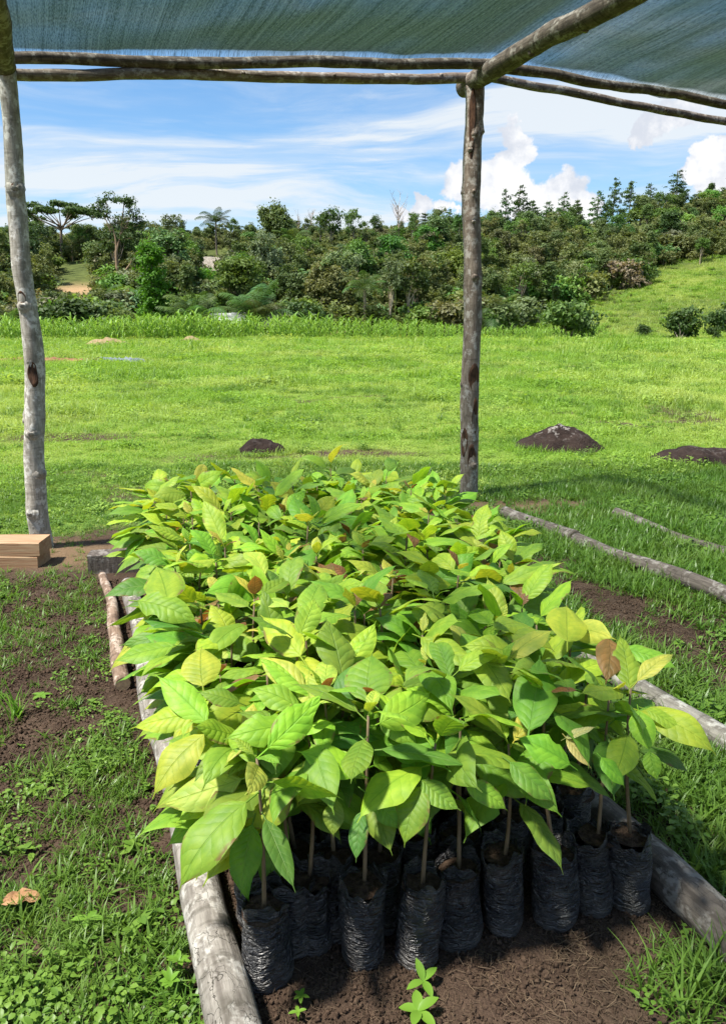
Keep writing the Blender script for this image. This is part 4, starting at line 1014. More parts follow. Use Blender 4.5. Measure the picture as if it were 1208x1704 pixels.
for args in ((345, 1202, 268, 1116, 'lime', 11, 1.0), (335, 1185, 214, 1210, 'lime', 2, 0.95), (340, 1222, 238, 1312, 'lime', 3, 1.0), (398, 1240, 314, 1302, 'mid', 11, 1.1),
             (402, 1296, 262, 1346, 'yellow', 2, 1.0), (396, 1338, 308, 1456, 'yellow', 3, 1.05), (480, 1300, 398, 1384, 'lime', 7, 1.45), (420, 1372, 392, 1486, 'mid', 11, 1.2),
             (452, 1200, 470, 1294, 'light', 7, 1.35), (526, 1262, 482, 1332, 'lime', 3, 1.3), (598, 1286, 500, 1240, 'lime', 11, 1.2), (630, 1166, 758, 1182, 'light', 3, 1.1),
             (880, 1216, 906, 1082, 'mid', 6, 1.05), (944, 1068, 940, 994, 'lime', 7, 1.25), (940, 1228, 988, 1208, 'cream', 10, 1.0), (942, 1228, 980, 1278, 'cream', 10, 1.1), (1012, 1062, 1022, 1126, 'bronze', 0, 1.0),
             (1062, 1182, 1074, 1248, 'lime', 3, 1.2), (1036, 1080, 1132, 1100, 'light', 2, 1.0), (1074, 1180, 1142, 1212, 'lime', 2, 1.0), (948, 1272, 864, 1222, 'light', 9, 1.2),
             (612, 1168, 610, 1078, 'mid', 7, 1.5), (338, 1142, 328, 1068, 'lime', 7, 1.4), (290, 1074, 188, 1092, 'light', 11, 1.1), (500, 1092, 442, 1016, 'lime', 11, 1.1), (508, 1142, 424, 1090, 'yellow', 2, 1.0),
             (514, 1122, 510, 1178, 'yellow', 3, 1.2), (280, 1002, 270, 934, 'light', 11, 1.2), (634, 1184, 690, 1242, 'light', 3, 1.1), (608, 1318, 674, 1376, 'mid', 9, 1.1), (704, 1308, 658, 1402, 'mid', 3, 1.1),
             (700, 1298, 762, 1352, 'mid', 11, 1.3), (774, 1304, 852, 1338, 'light', 0, 1.1), (602, 1350, 586, 1432, 'dark', 11, 1.0), (848, 1268, 924, 1338, 'mid', 3, 0.95), (770, 1272, 764, 1302, 'yellow', 7, 1.4),
             (550, 1250, 610, 1300, 'lime', 5, 1.2), (500, 1180, 420, 1130, 'light', 3, 1.0), (560, 1330, 545, 1392, 'mid', 3, 1.2), (860, 1090, 770, 1060, 'lime', 3, 1.0), (700, 1060, 790, 1110, 'lime', 11, 1.0), (800, 1090, 842, 1158, 'lime', 3, 1.15),
             (1000, 1260, 1040, 1310, 'light', 3, 1.1), (1080, 1250, 1088, 1298, 'light', 3, 1.2), (230, 1000, 330, 1020, 'light', 9, 1.0), (400, 1170, 330, 1150, 'mid', 0, 1.0)):
    big_leaf(*args, roll=rnd.uniform(-0.2, 0.2))

# ------------------------------------------------------------------ small plants and litter close by
def near_plant(name, px, py, n, L, Wd, lean, label, mat='near_blade', spread=0.03, droop=0.8):
    q = G(px, py); o = obj(name, tuft_mesh(name, n, spread, L, Wd, lean, M[mat], 5, droop)); o.location = (q.x, q.y, tz(q.x, q.y))
    return tag(o, label, 'grass')
near_plant('grass_tuft', 28, 1195, 26, 0.17, 0.010, 0.6, 'bright upright grass tuft on bare soil at the left margin', 'sprout')
near_plant('grass_tuft', 1130, 1668, 60, 0.17, 0.0085, 0.9, 'long-bladed grass clump in front of the short grey log', 'near_blade', 0.09)
near_plant('grass_tuft', 1188, 1640, 50, 0.16, 0.0085, 0.9, 'grass clump leaning against the near end of the short grey log', 'near_blade', 0.07)
near_plant('grass_tuft', 265, 1520, 22, 0.08, 0.006, 0.9, 'small spiky grass rosette on soil beside the pale log', 'near_blade', 0.01)
near_plant('grass_tuft', 80, 1290, 18, 0.10, 0.010, 0.9, 'broad-bladed dull grass tuft below the bright one', 'near_blade', 0.02)
def sprout(px, py, L, n, label, up=0.5, high=0.03):
    q = G(px, py); root = empty('sprout', (q.x, q.y, tz(q.x, q.y)), (0, 0, rnd.uniform(0, 6)))
    tag(root, label, 'weed')
    mb = MB(); mb.tube([(0, 0, -0.01), (0.001, 0, high * 0.6), (0.002, 0.001, high)], [0.002, 0.0016, 0.0012], 5, True); obj('stem', mb.mesh('stem', M['sprout']), root)
    for k in range(n):
        V = []; F = []; oval(V, F, (0.002, 0.001, high), k * 2 * PI / n + rnd.uniform(-.3, .3), rnd.uniform(0.1, up), L * rnd.uniform(0.8, 1.2), L * 0.48, 5, 0.3)
        obj('leaf', mesh_np('leaf', V, np.array(F), M['sprout']), root)
sprout(703, 1650, 0.045, 4, 'small upright sprout on the open soil below the fourth bag', 0.9)
sprout(695, 1698, 0.055, 5, 'broad-leaved sprout at the bottom edge of the open soil')
sprout(502, 1672, 0.022, 5, 'tiny bright sprout on soil near the pale log')
sprout(497, 1700, 0.020, 4, 'tiny sprout at the bottom edge beside the pale log')
sprout(300, 1625, 0.030, 9, 'clover-like weed hugging the near end of the pale log', 0.9, 0.05)
sprout(285, 1660, 0.030, 9, 'second clover-like weed just below the first, by the pale log', 0.9, 0.05)
sprout(150, 1545, 0.045, 4, 'round-leaved weed right of the crumpled dry leaf', 0.3)
sprout(70, 1160, 0.045, 5, 'pale weed rosette behind the bright grass tuft', 0.2, 0.01)
for (px, py, lab) in ((1070, 1330, 'bushy weed on the soil right of the ninth bag, upper'), (1100, 1350, 'bushy weed right of the ninth bag, lower'), (1130, 1400, 'bushy weed above the short grey log')):
    q = G(px, py); o = obj('weed', weed_mesh('weed', 46, 0.07, 0.026, M['weed'], 0.09, 0.75)); o.location = (q.x, q.y, tz(q.x, q.y)); tag(o, lab, 'weed')
# crumpled dry leaf
V = []; F = []
for i in range(9):
    for k in range(6):
        x, y = -0.05 + 0.1 * i / 8, (-1 + 2 * k / 5) * 0.032 * math.sin(PI * (0.1 + 0.8 * i / 8))
        V.append((x, y, 0.035 + 0.022 * mnoise.noise((x * 50, y * 50, 3)) + 0.3 * abs(y)))
for i in range(8):
    for k in range(5): F.append((i * 6 + k, (i + 1) * 6 + k, (i + 1) * 6 + k + 1, i * 6 + k + 1))
dl = obj('dry_leaf', mesh_np('dry_leaf', V, F, M['dryleaf'])); q = G(36, 1512); dl.location = (q.x, q.y, tz(q.x, q.y)); dl.rotation_euler = (0.1, 0.1, 0.3)
tag(dl, 'crumpled brown dry leaf on the weeds at bottom left', 'leaf')

# ------------------------------------------------------------------ boulders, earth, tarp on the meadow
ROCKS = []
def boulder(px0, px1, pybase, pytop, label, seed, peak=0.5, crest=1.0, sharp=1.0):
    c = G((px0 + px1) / 2, pybase); dep = c.y
    w = (px1 - px0) / 1300.0 * math.hypot(dep, CAM_H) * 1.04; h = (pybase - pytop) / 1300.0 * math.hypot(dep, CAM_H) * 0.78
    V = []; F = []; nr, ns = 22, 48; C = []
    for j in range(nr + 1):
        t = j / nr
        for k in range(ns):
            a = 2 * PI * k / ns
            edge = 1 + 0.16 * mnoise.noise((math.cos(a) * 1.6, math.sin(a) * 1.6, seed)) + 0.05 * mnoise.noise((math.cos(a) * 5, math.sin(a) * 5, seed))
            x = (w / 2) * t * edge * math.cos(a) + (peak - 0.5) * w * (1 - t); y = (w * 0.38) * t * edge * math.sin(a)
            u, v2 = x / w * 2, y / w * 2
            prof = (1 - t ** (1.15 * sharp)) ** 0.92
            fac = abs(mnoise.noise((u * 1.7, v2 * 1.7, seed + 2))) * 0.34 - abs(mnoise.noise((u * 4, v2 * 4, seed + 5))) * 0.22 + mnoise.noise((u * 11, v2 * 11, seed + 8)) * 0.06
            z = h * (prof * (1.0 + 0.35 * mnoise.noise((u * 1.2 + 3, v2 * 1.2, seed))) + fac * (0.25 + t * (1 - t) * 2.4)) - 0.16 * h * t ** 3
            V.append((x, y, z)); C.append(crest * max(0, 1 - t * 1.7))
    for j in range(nr):
        for k in range(ns):
            k2 = (k + 1) % ns; F.append((j * ns + k, (j + 1) * ns + k, (j + 1) * ns + k2, j * ns + k2))
    me = mesh_np('boulder', V, F, M['rock'])
    at = me.attributes.new('crest', 'FLOAT', 'POINT'); at.data.foreach_set('value', np.array(C, dtype=np.float32))
    o = obj('boulder', me); o.location = (c.x, c.y + w * 0.2, tz(c.x, c.y + w * 0.2) - 0.02)
    tag(o, label, 'boulder', 'boulders on the meadow')
    ROCKS.append((o.location.x, o.location.y, w))
boulder(856, 1026, 750, 694, 'pointed dark boulder with white-streaked crest right of the brown post', 3, 0.47, 1.0, 0.8)
boulder(1088, 1290, 775, 742, 'low dark boulder cut by the right edge of the picture', 7, 0.5, 0.3, 1.5)
boulder(386, 474, 755, 724, 'small rounded dark boulder behind the seedlings, left of the brown post', 11, 0.6, 0.2, 1.6)
P = []
for bx, by, w in ROCKS:
    for i in range(150):
        a = rnd.uniform(0, 6.28); f = rnd.uniform(0.40, 0.60) + 0.25 * (rnd.random() ** 3); P.append((bx + math.cos(a) * w * f, by + math.sin(a) * w * f * 0.78))
P = np.array(P); n = len(P)
scatter('rockside_grass', np.stack([P[:, 0], P[:, 1], terrain(P[:, 0], P[:, 1]) - 0.01], -1), rng.uniform(0.35, 1.0, n), np.stack([np.zeros(n), np.zeros(n), rng.uniform(0, 6.28, n)], -1), rng.integers(0, 4, n), mead[:4], 'grass growing up round the foot of the boulders', 'grass')
def mound(px, py, w, h, label):
    c = G(px, py); V = []; F = []; nr, ns = 10, 26
    for j in range(nr + 1):
        t = j / nr
        for k in range(ns):
            a = 2 * PI * k / ns; x, y = w / 2 * t * math.cos(a), w * 0.3 * t * math.sin(a)
            V.append((x, y, h * (1 - t * t) ** 1.2 * (1 + 0.5 * mnoise.noise((x * 1.5, y * 1.5, px))) - 0.06 * t + 0.1 * mnoise.noise((x * 3, y * 3, px)) * (1 - t)))
    for j in range(nr):
        for k in range(ns): F.append((j * ns + k, (j + 1) * ns + k, (j + 1) * ns + (k + 1) % ns, j * ns + (k + 1) % ns))
    o = obj('earth_mound', mesh_np('earth_mound', V, F, M['sand'])); o.location = (c.x, c.y, tz(c.x, c.y)); tag(o, label, 'mound', 'earth heaps before the maize')
mound(180, 573, 3.8, 0.5, 'pale heap of dug earth before the maize, left one')
mound(318, 571, 2.8, 0.4, 'pale heap of dug earth before the maize, below the fan palms')
# long strip of red earth with a grey tarp end
def strip(name, px0, py0, px1, py1, w, h, mat, label, cat):
    a, b = G(px0, py0), G(px1, py1); V = []; F = []; n = 40
    d = (b - a); sd = Vector((-d.y, d.x, 0)).normalized()
    for i in range(n + 1):
        p = a.lerp(b, i / n)
        for k in range(5):
            s = -1 + k / 2; q = p + sd * (s * w / 2 * (1 + 0.3 * mnoise.noise((i * 0.4, s, 2))))
            V.append((q.x, q.y, tz(q.x, q.y) + h * (1 - s * s) * (0.7 + 0.6 * mnoise.noise((i * 0.5, s * 2, 8))) - 0.02 + 0.05))
    for i in range(n):
        for k in range(4): F.append((i * 5 + k, (i + 1) * 5 + k, (i + 1) * 5 + k + 1, i * 5 + k + 1))
    o = obj(name, mesh_np(name, V, F, mat)); tag(o, label, cat)
strip('earth_ridge', -40, 602, 168, 600, 0.9, 0.12, M['rust'], 'low ridge of red earth on the meadow left of the posts', 'earth')
strip('tarp', 165, 600, 236, 597, 0.8, 0.18, M['tarp'], 'folded blue-grey tarp at the end of the red earth ridge', 'tarp')

# ------------------------------------------------------------------ maize
def maize_mesh(seed):
    V = []; F = []
    for i in range(9):
        blade(V, F, (0, 0, 0.12 * i), i * 2.6 + rnd.uniform(-.4, .4), rnd.uniform(0.55, 0.85), rnd.uniform(0.07, 0.10), rnd.uniform(0.25, 0.55), 4, 1.9)
    blade(V, F, (0, 0, 0), 0.3, 1.3, 0.05, 0.02, 3, 0.1)
    return mesh_np('maize_%d' % seed, V, np.array(F), M['corn'])
mz = [maize_mesh(i) for i in range(5)]
Xc = []; Yc = []
for r in range(9):
    y = 63.5 + r * 0.85
    xs = np.arange(-46, 21.5, 0.33); Xc.append(xs + rng.normal(0, 0.12, len(xs))); Yc.append(y + rng.normal(0, 0.15, len(xs)))
Xc = np.concatenate(Xc); Yc = np.concatenate(Yc)
k = (rng.random(len(Xc)) < 0.35 + 0.65 * sstep(fbm(Xc * 0.25, Yc * 0.5, 15), 0.36, 0.52)) & (Yc > 64.5 - 1.6 * fbm(Xc * 0.12, Xc * 0, 5) * 2 + 1.0)
Xc, Yc = Xc[k], Yc[k]; n = len(Xc)
S = 1.6 * rng.uniform(0.65, 1.05, n) * (0.45 + 0.95 * fbm(Xc * 0.22, Yc * 0.4, 8)) * np.interp(Xc, [-46, -5, 8, 21], [1.05, 1.0, 0.75, 0.5])
scatter('maize', np.stack([Xc, Yc, terrain(Xc, Yc)], -1), S, np.stack([rng.normal(0, .06, n), rng.normal(0, .06, n), rng.uniform(0, 6.28, n)], -1), rng.integers(0, 5, n), mz, 'band of green maize plants along the far end of the meadow', 'maize')

# ------------------------------------------------------------------ trees
def quads(C, Nn, size, asp=0.6):
    n = len(C); Nn = Nn / np.linalg.norm(Nn, axis=1, keepdims=True)
    r = rng.normal(size=(n, 3)); T = np.cross(Nn, r); T /= np.linalg.norm(T, axis=1, keepdims=True); Bn = np.cross(Nn, T)
    s = (size * rng.uniform(0.6, 1.3, n))[:, None]
    V = np.stack([C - T * s, C - Bn * s * asp + Nn * s * 0.12, C + T * s, C + Bn * s * asp + Nn * s * 0.12], 1).reshape(-1, 3)
    return V, np.arange(4 * n).reshape(n, 4)
def crown(lobes, clumps, per, size, spread=0.28, up=0.25, asp=0.6):
    """leaf clumps spread over and through uneven lobes: lobes (x,y,z, rx,ry,rz)"""
    C = []; Nn = []
    wts = np.array([l[3] * l[4] for l in lobes]); wts = wts / wts.sum()
    for li in rng.choice(len(lobes), clumps, p=wts):
        x, y, z, rx, ry, rz = lobes[li]
        d = rng.normal(size=3); d[2] += up; d /= np.linalg.norm(d); f = rng.uniform(0.45, 1.05)
        c = np.array([x + d[0] * rx * f, y + d[1] * ry * f, z + d[2] * rz * f])
        m = int(per * rng.uniform(0.5, 1.5)); sp = spread * min(rx, ry, rz) * rng.uniform(0.7, 1.4)
        q = rng.normal(size=(m, 3)) * np.array([sp * 1.2, sp * 1.2, sp * 0.7])
        C.append(c + q); Nn.append(d + rng.normal(size=(m, 3)) * 0.7 + np.array([0, 0, 0.5]))
    return quads(np.concatenate(C), np.concatenate(Nn), size, asp)
def limb(mb, a, b, r0, r1, bend=0.15, n=5, seg=6):
    a, b = Vector(a), Vector(b); L = (b - a).length; o = Vector((rnd.uniform(-1, 1), rnd.uniform(-1, 1), rnd.uniform(-.3, .5))) * bend * L
    mb.tube([a.lerp(b, i / n) + o * math.sin(PI * i / n) for i in range(n + 1)], [r0 + (r1 - r0) * i / n for i in range(n + 1)], seg, False)
KIND = {}
def add_kind(name, trunk_mb, cr, mat='crown'):
    KIND[name] = (trunk_mb.mesh('trunk', M['trunk']), mesh_np('crown', cr[0], cr[1], M[mat], False) if cr is not None else None)
def round_tree(name, H, Wd, nl, clumps, per, size, base=0.25, seedv=0):
    mb = MB(); lobes = []
    limb(mb, (0, 0, -0.5), (rnd.uniform(-.3, .3), 0, H * 0.62), 0.17, 0.08, 0.05, 6, 7)
    for i in range(nl):
        a = rnd.uniform(0, 6.28); zz = H * rnd.uniform(base + 0.12, 0.88); rad = Wd / 2 * rnd.uniform(0.2, 0.68) * (1.1 - 0.6 * abs(zz / H - 0.5))
        rr_ = Wd * rnd.uniform(0.14, 0.27)
        lobes.append((math.cos(a) * rad, math.sin(a) * rad, zz, rr_, rr_, rr_ * rnd.uniform(0.6, 0.9)))
        limb(mb, (0, 0, H * rnd.uniform(0.2, 0.5)), (math.cos(a) * rad, math.sin(a) * rad, zz), 0.07, 0.02)
    add_kind(name, mb, crown(lobes, clumps, per, size))
for i in range(5): round_tree('round_%d' % i, 7.5 + 0.5 * i, 5.4 + 0.3 * (i % 3), 10 + i, 210, 24, 0.19)
for i in range(3): round_tree('airy_%d' % i, 9.5, 5.0, 9, 90, 18, 0.20, 0.40)
for i in range(3): round_tree('column_%d' % i, 8.0, 3.0, 12, 120, 22, 0.17, 0.02)
# low bush
for i in range(4):
    mb = MB(); lobes = []
    for j in range(6):
        a = rnd.uniform(0, 6.28); r = rnd.uniform(0.2, 1.0); lobes.append((math.cos(a) * r, math.sin(a) * r, rnd.uniform(0.5, 1.5), rnd.uniform(0.6, 0.9), rnd.uniform(0.6, 0.9), rnd.uniform(0.45, 0.8)))
        limb(mb, (0, 0, -0.2), lobes[-1][:3], 0.05, 0.015)
    add_kind('bush_%d' % i, mb, crown(lobes, 95, 20, 0.13))
# full narrow tree, leafy to the ground
mb = MB(); limb(mb, (0, 0, -0.5), (0.05, 0, 7.6), 0.14, 0.04, 0.02, 7, 7); lobes = []
for j in range(26):
    zz = 1.1 + 7.0 * j / 25; r = (1.55 - 0.8 * abs(zz / 8.5 - 0.42) * 2) * rnd.uniform(0.45, 1.0); a = j * 2.4
    lobes.append((math.cos(a) * r * 0.75, math.sin(a) * r * 0.75, zz, 0.62, 0.62, 0.42)); limb(mb, (0, 0, max(0.4, zz - 0.5)), lobes[-1][:3], 0.04, 0.012, 0.05, 3, 5)
add_kind('full_column', mb, crown(lobes, 260, 20, 0.16, 0.45, 0.3))
# flat-topped tree
mb = MB(); lobes = []
limb(mb, (0, 0, -0.5), (0.3, 0, 6.0), 0.30, 0.20, 0.03, 6, 8)
for j in range(15):
    a = j * 2.4; r = 0.8 + 6.0 * math.sqrt((j + 0.5) / 15); zz = 9.1 - 0.03 * r * r + rnd.uniform(-.4, .4)
    lobes.append((math.cos(a) * r, math.sin(a) * r * 0.8, zz, 1.7, 1.5, 0.38)); limb(mb, (0.3, 0, rnd.uniform(5, 6)), lobes[-1][:3], 0.13, 0.03, 0.08)
add_kind('umbrella', mb, crown(lobes, 420, 24, 0.20, 0.5, 0.6))
# tall forked tree with open tufted crown
mb = MB(); lobes = []
limb(mb, (0.0, 0, -0.5), (-0.15, 0, 4.6), 0.30, 0.22, 0.04, 6, 8)
limb(mb, (0.1, 0, 1.2), (1.9, 0.2, 3.4), 0.15, 0.07, 0.1)
for a0, b0, r0 in (((-0.15, 0, 4.5), (-1.2, 0, 9.3), 0.17), ((-0.15, 0, 4.5), (0.9, 0.2, 8.6), 0.18), ((0.5, 0, 6.6), (2.4, 0, 9.4), 0.1), ((-0.7, 0, 7), (-2.4, 0.3, 10.2), 0.09), ((0.9, 0, 8.4), (1.4, 0, 11.0), 0.09), ((-1.2, 0, 9), (-1.1, 0, 11.2), 0.09), ((0.7, 0, 7.4), (3.2, 0, 7.9), 0.07), ((0.4, 0, 6), (2.4, 0, 6.3), 0.06)):
    limb(mb, a0, b0, r0, 0.04, 0.08)
    lobes.append((*b0, 0.95, 0.9, 0.6))
for c in ((-1.8, 0, 10.8), (-0.6, 0, 11.6), (0.6, 0, 10.9), (1.9, 0, 10.9), (2.4, 0, 10.1), (2.9, 0, 8.9), (3.6, 0, 8.2), (1.6, 0, 9.1), (1.3, 0.3, 7.2), (2.6, 0, 6.6), (-2.6, 0, 9.8), (1.9, 0, 5.4), (1.2, 0, 6.1), (2.2, 0, 7.6)): lobes.append((*c, 0.75, 0.8, 0.5))
add_kind('forked', mb, crown(lobes, 150, 20, 0.16, 0.42, 0.4))
# pine-like ridge trees
for i in range(3):
    mb = MB(); limb(mb, (0, 0, -0.5), (0.1, 0, 10.0), 0.16, 0.03, 0.02, 7, 6); lobes = []
    for j in range(26):
        zz = 2.2 + 7.8 * (j / 26) ** 0.9; r = (1 - (zz - 1.5) / 9.4) * 2.6 * rnd.uniform(0.5, 1.15) + 0.15; a = j * 2.4 + rnd.uniform(-.4, .4)
        lobes.append((math.cos(a) * r * 0.7, math.sin(a) * r * 0.7, zz, 0.35 + 0.42 * r, 0.35 + 0.42 * r, 0.30)); limb(mb, (0, 0, zz - 0.2), lobes[-1][:3], 0.05, 0.015, 0.05, 3, 5)
    add_kind('pine_%d' % i, mb, crown(lobes, 130, 18, 0.17, 0.55, 0.2))
# bare tree
for i in range(2):
    mb = MB(); limb(mb, (0, 0, -0.4), (0.2, 0, 6.5), 0.12, 0.04, 0.03, 6, 6)
    for j in range(16):
        z0 = rnd.uniform(2.5, 6.3); a = rnd.uniform(0, 6.28); L = rnd.uniform(1.0, 2.6); e = (math.cos(a) * L * 0.6, math.sin(a) * L * 0.6, z0 + L)
        limb(mb, (0.03 * z0, 0, z0), e, 0.04, 0.012, 0.1, 4, 5)
        for q in range(3):
            f = rnd.uniform(0.4, 0.9); s0 = (e[0] * f, e[1] * f, z0 + L * f); limb(mb, s0, (s0[0] + rnd.uniform(-.6, .6), s0[1] + rnd.uniform(-.6, .6), s0[2] + rnd.uniform(.4, .9)), 0.02, 0.008, 0.1, 3, 4)
    add_kind('bare_%d' % i, mb, None)

def ground_y(px, Y):
    X = (px - 604) * Y / 1340.0
    Z = tz(X, Y); d = Vector((X, Y, Z - CAM_H))
    c, s = math.cos(PITCH), math.sin(PITCH)
    zc = d.y * c - d.z * s; yc = d.z * c + d.y * s
    return X, Z, 604 + FPX * d.x / zc, 852 - FPX * yc / zc
def tree(kind, px, Y, scale, colour, label, group=None, name='tree', rz=None, wide=1.0, trunk=(1, 1, 1), cat='tree'):
    X, Z, _, _ = ground_y(px, Y)
    root = empty(name, (X, Y, Z), (0, 0, rnd.uniform(0, 6.28) if rz is None else rz))
    root.scale = (scale * wide, scale * wide, scale)
    tm, cm = KIND[kind]
    t = obj('trunk', tm, root); t.color = (*trunk, 1)
    if cm:
        c = obj('crown', cm, root); c.color = (*colour, 1)
    tag(root, label, cat, group)
    return root
def tree_to(kind, px, Y, pytop, kh, colour, label, **kw):
    """scaled so its top reaches photo row pytop; kh = height of the kind"""
    X, Z, _, _ = ground_y(px, Y); top = atY(px, pytop, Y).z
    return tree(kind, px, Y, (top - Z) / kh, colour, label, **kw)

GR = dict(deep=(0.072, 0.128, 0.038), mid=(0.105, 0.182, 0.050), olive=(0.142, 0.198, 0.068), fresh=(0.145, 0.250, 0.052), grey=(0.165, 0.212, 0.108), dark=(0.053, 0.098, 0.033), vivid=(0.085, 0.215, 0.016))
# trees one can pick out
tree_to('umbrella', 108, 128, 338, 9.6, GR['deep'], 'flat-topped umbrella tree on the skyline beside the pale post', rz=0.3, trunk=(.8, .75, .7))
tree_to('forked', 200, 104, 322, 11.9, GR['deep'], 'tall forked tree with open tufted crown and bare brown trunk', rz=0.0, trunk=(1.2, 1.0, .8))
tree_to('full_column', 254, 74, 402, 8.5, GR['vivid'], 'bright green narrow leafy tree in front of the tall forked tree', rz=0.5, wide=1.05)
tree_to('airy_0', 290, 125, 352, 9.3, GR['grey'], 'open grey-green tree on the skyline right of the tall forked tree', rz=1.0)
tree_to('airy_1', 392, 140, 362, 9.3, GR['mid'], 'thin open tree on the skyline above the thatched hut', rz=1.0, wide=0.75)
tree_to('round_1', 462, 120, 334, 8.0, GR['olive'], 'tall leafy tree on the skyline left of the bare trees', rz=0.2, wide=0.85)
tree_to('airy_2', 552, 130, 332, 9.3, GR['deep'], 'dark open-crowned tree on the skyline at picture centre', rz=0.2, wide=0.9)
tree_to('airy_0', 588, 135, 342, 9.3, GR['mid'], 'spindly tree on the skyline just right of the dark open-crowned one', rz=2.2, wide=0.7)
tree_to('airy_1', 650, 75, 425, 9.3, GR['grey'], 'slender pale-trunked tree with thin crown left of the brown post', rz=0.0, wide=0.75, trunk=(2.4, 2.3, 2.1))
tree_to('bare_0', 662, 150, 312, 9.0, GR['grey'], 'leafless tree on the skyline left of the brown post', name='bare_tree', trunk=(1.8, 1.7, 1.6))
tree_to('bare_1', 520, 150, 340, 9.0, GR['grey'], 'leafless tree on the skyline beside the dark open-crowned tree', name='bare_tree', trunk=(1.8, 1.7, 1.6))
tree_to('bare_0', 498, 150, 346, 9.0, GR['grey'], 'leafless tree on the skyline, left one of the central pair', name='bare_tree', trunk=(1.8, 1.7, 1.6), wide=0.7)
tree_to('bare_1', 345, 150, 372, 9.0, GR['grey'], 'faint leafless tree on the skyline above the thatched hut', name='bare_tree', trunk=(1.9, 1.8, 1.7), wide=0.8)
pn = [(835, 318, 'pine_0', 0.6), (858, 310, 'pine_1', 0.9), (880, 330, 'pine_2', 0.9), (903, 325, 'pine_0', 0.9), (930, 312, 'pine_1', .7), (952, 332, 'pine_2', .9), (985, 318, 'pine_0', 0.9), (1012, 300, 'pine_1', 0.7), (1036, 296, 'pine_2', 0.8), (1068, 308, 'pine_0', 0.9), (1110, 288, 'pine_1', 1.25), (1140, 318, 'pine_2', 1.2), (745, 345, 'pine_1', 1.0), (705, 350, 'pine_2', 1.0)]
for i, (px, pt, kd, w) in enumerate(pn):
    Y = 150 + (px - 700) * 0.12 + rnd.uniform(-12, 12)
    w *= rnd.uniform(1.15, 1.6); pt += rnd.uniform(-8, 8)
    tree_to(kd, px, Y, pt, 10.2, tuple(c * rnd.uniform(0.8, 1.2) for c in GR['deep']), ('broad conical tree standing highest on the right skyline' if px == 1110 else '%s conical tree along the right-hand skyline, counted from the brown post outward' % order[i] if px > 800 else 'conical tree on the skyline just left of the brown post, %s one' % ('right' if px > 720 else 'left')), group='conical trees on the ridge', wide=w)
# slopes thick with trees
def treeline(px): return np.interp(px, [780, 830, 920, 1000, 1100, 1208, 1300], [570, 556, 528, 492, 462, 438, 425])
kinds = ['round_0', 'round_1', 'round_2', 'round_3', 'round_4', 'airy_0', 'airy_1', 'airy_2', 'airy_0', 'airy_1', 'airy_2', 'column_1', 'column_2']
cnt = 0; bc = 0
def kept_open(qx, qy, Y, low):
    """openings the photograph shows: clearings, huts, and the sight lines to the trees that stand out"""
    if qx > 790 and qy > treeline(qx) - (6 if not low else -2): return True
    if 86 < qx < 162 and 438 < qy < (600 if not low else 540): return True
    if 336 < qx < 382 and 425 < qy < (600 if not low else 512): return True
    if 172 < qx < 232 and Y < 104 and not low: return True
    if 218 < qx < 292 and Y < 80: return True
    if 275 < qx < 480 and Y < (81 if not low else 76.5): return True
    if 585 < qx < 675 and Y < (80 if not low else 75): return True
    if 490 < qx < 545 and 500 < qy < 535: return True
    if qx > 1090 and 296 < qy < 352: return True
    if 930 < qx < 1070 and 378 < qy < 398: return True
    return False
for i in range(700):
    rt = i % 5 > 2
    px = (780 + (i * 0.6180339 % 1.0) * 520) if rt else (-70 + (i * 0.6180339 % 1.0) * 900)
    Y = (84 + (i * 0.35412 % 1.0) * 125) if rt else 75 + ((i * 0.35412 % 1.0) ** 0.9) * 78
    X, Z, qx, qy = ground_y(px, Y)
    if kept_open(qx, qy, Y, False): continue
    if qx > 930 and 376 < qy < 402 and rnd.random() < 0.5: continue
    hmax = 1.0 if qx < 700 else 0.92
    sc = rnd.uniform(0.45, 0.92) * hmax
    if Y > 115 and qx < 700: sc *= 0.62
    if cnt >= 300: break
    if qx > 785: sc *= 0.85
    kd = rnd.choice(kinds)
    col = rnd.choice(['deep', 'mid', 'mid', 'olive', 'olive', 'fresh', 'grey', 'dark'])
    cc = tuple(c * rnd.uniform(0.8, 1.25) for c in GR[col])
    zone = ('on the slope left of the bright green tree', 'trees on the left slope') if qx < 240 else ('on the slope behind the fan palms', 'trees behind the palms') if qx < 480 else ('on the slope between palms and brown post', 'trees on the central slope') if qx < 785 else ('on the slope right of the brown post', 'trees on the right slope')
    shade_w = dict(deep='deep green', mid='mid-green', olive='olive', fresh='fresh green', grey='grey-green', dark='dark green')[col]
    tier = 'low' if Y < 90 else 'halfway up' if Y < 120 else 'high'
    tree(kd, px, Y, sc, cc, '%s %s tree %s %s' % (shade_w, dict(r='rounded', a='open-crowned', c='narrow')[kd[0]], tier, zone[0]), zone[1], trunk=(1.1, 1.05, 1) if kd[0] != 'a' else (1.9, 1.8, 1.65), wide=rnd.uniform(0.8, 1.15)); cnt += 1
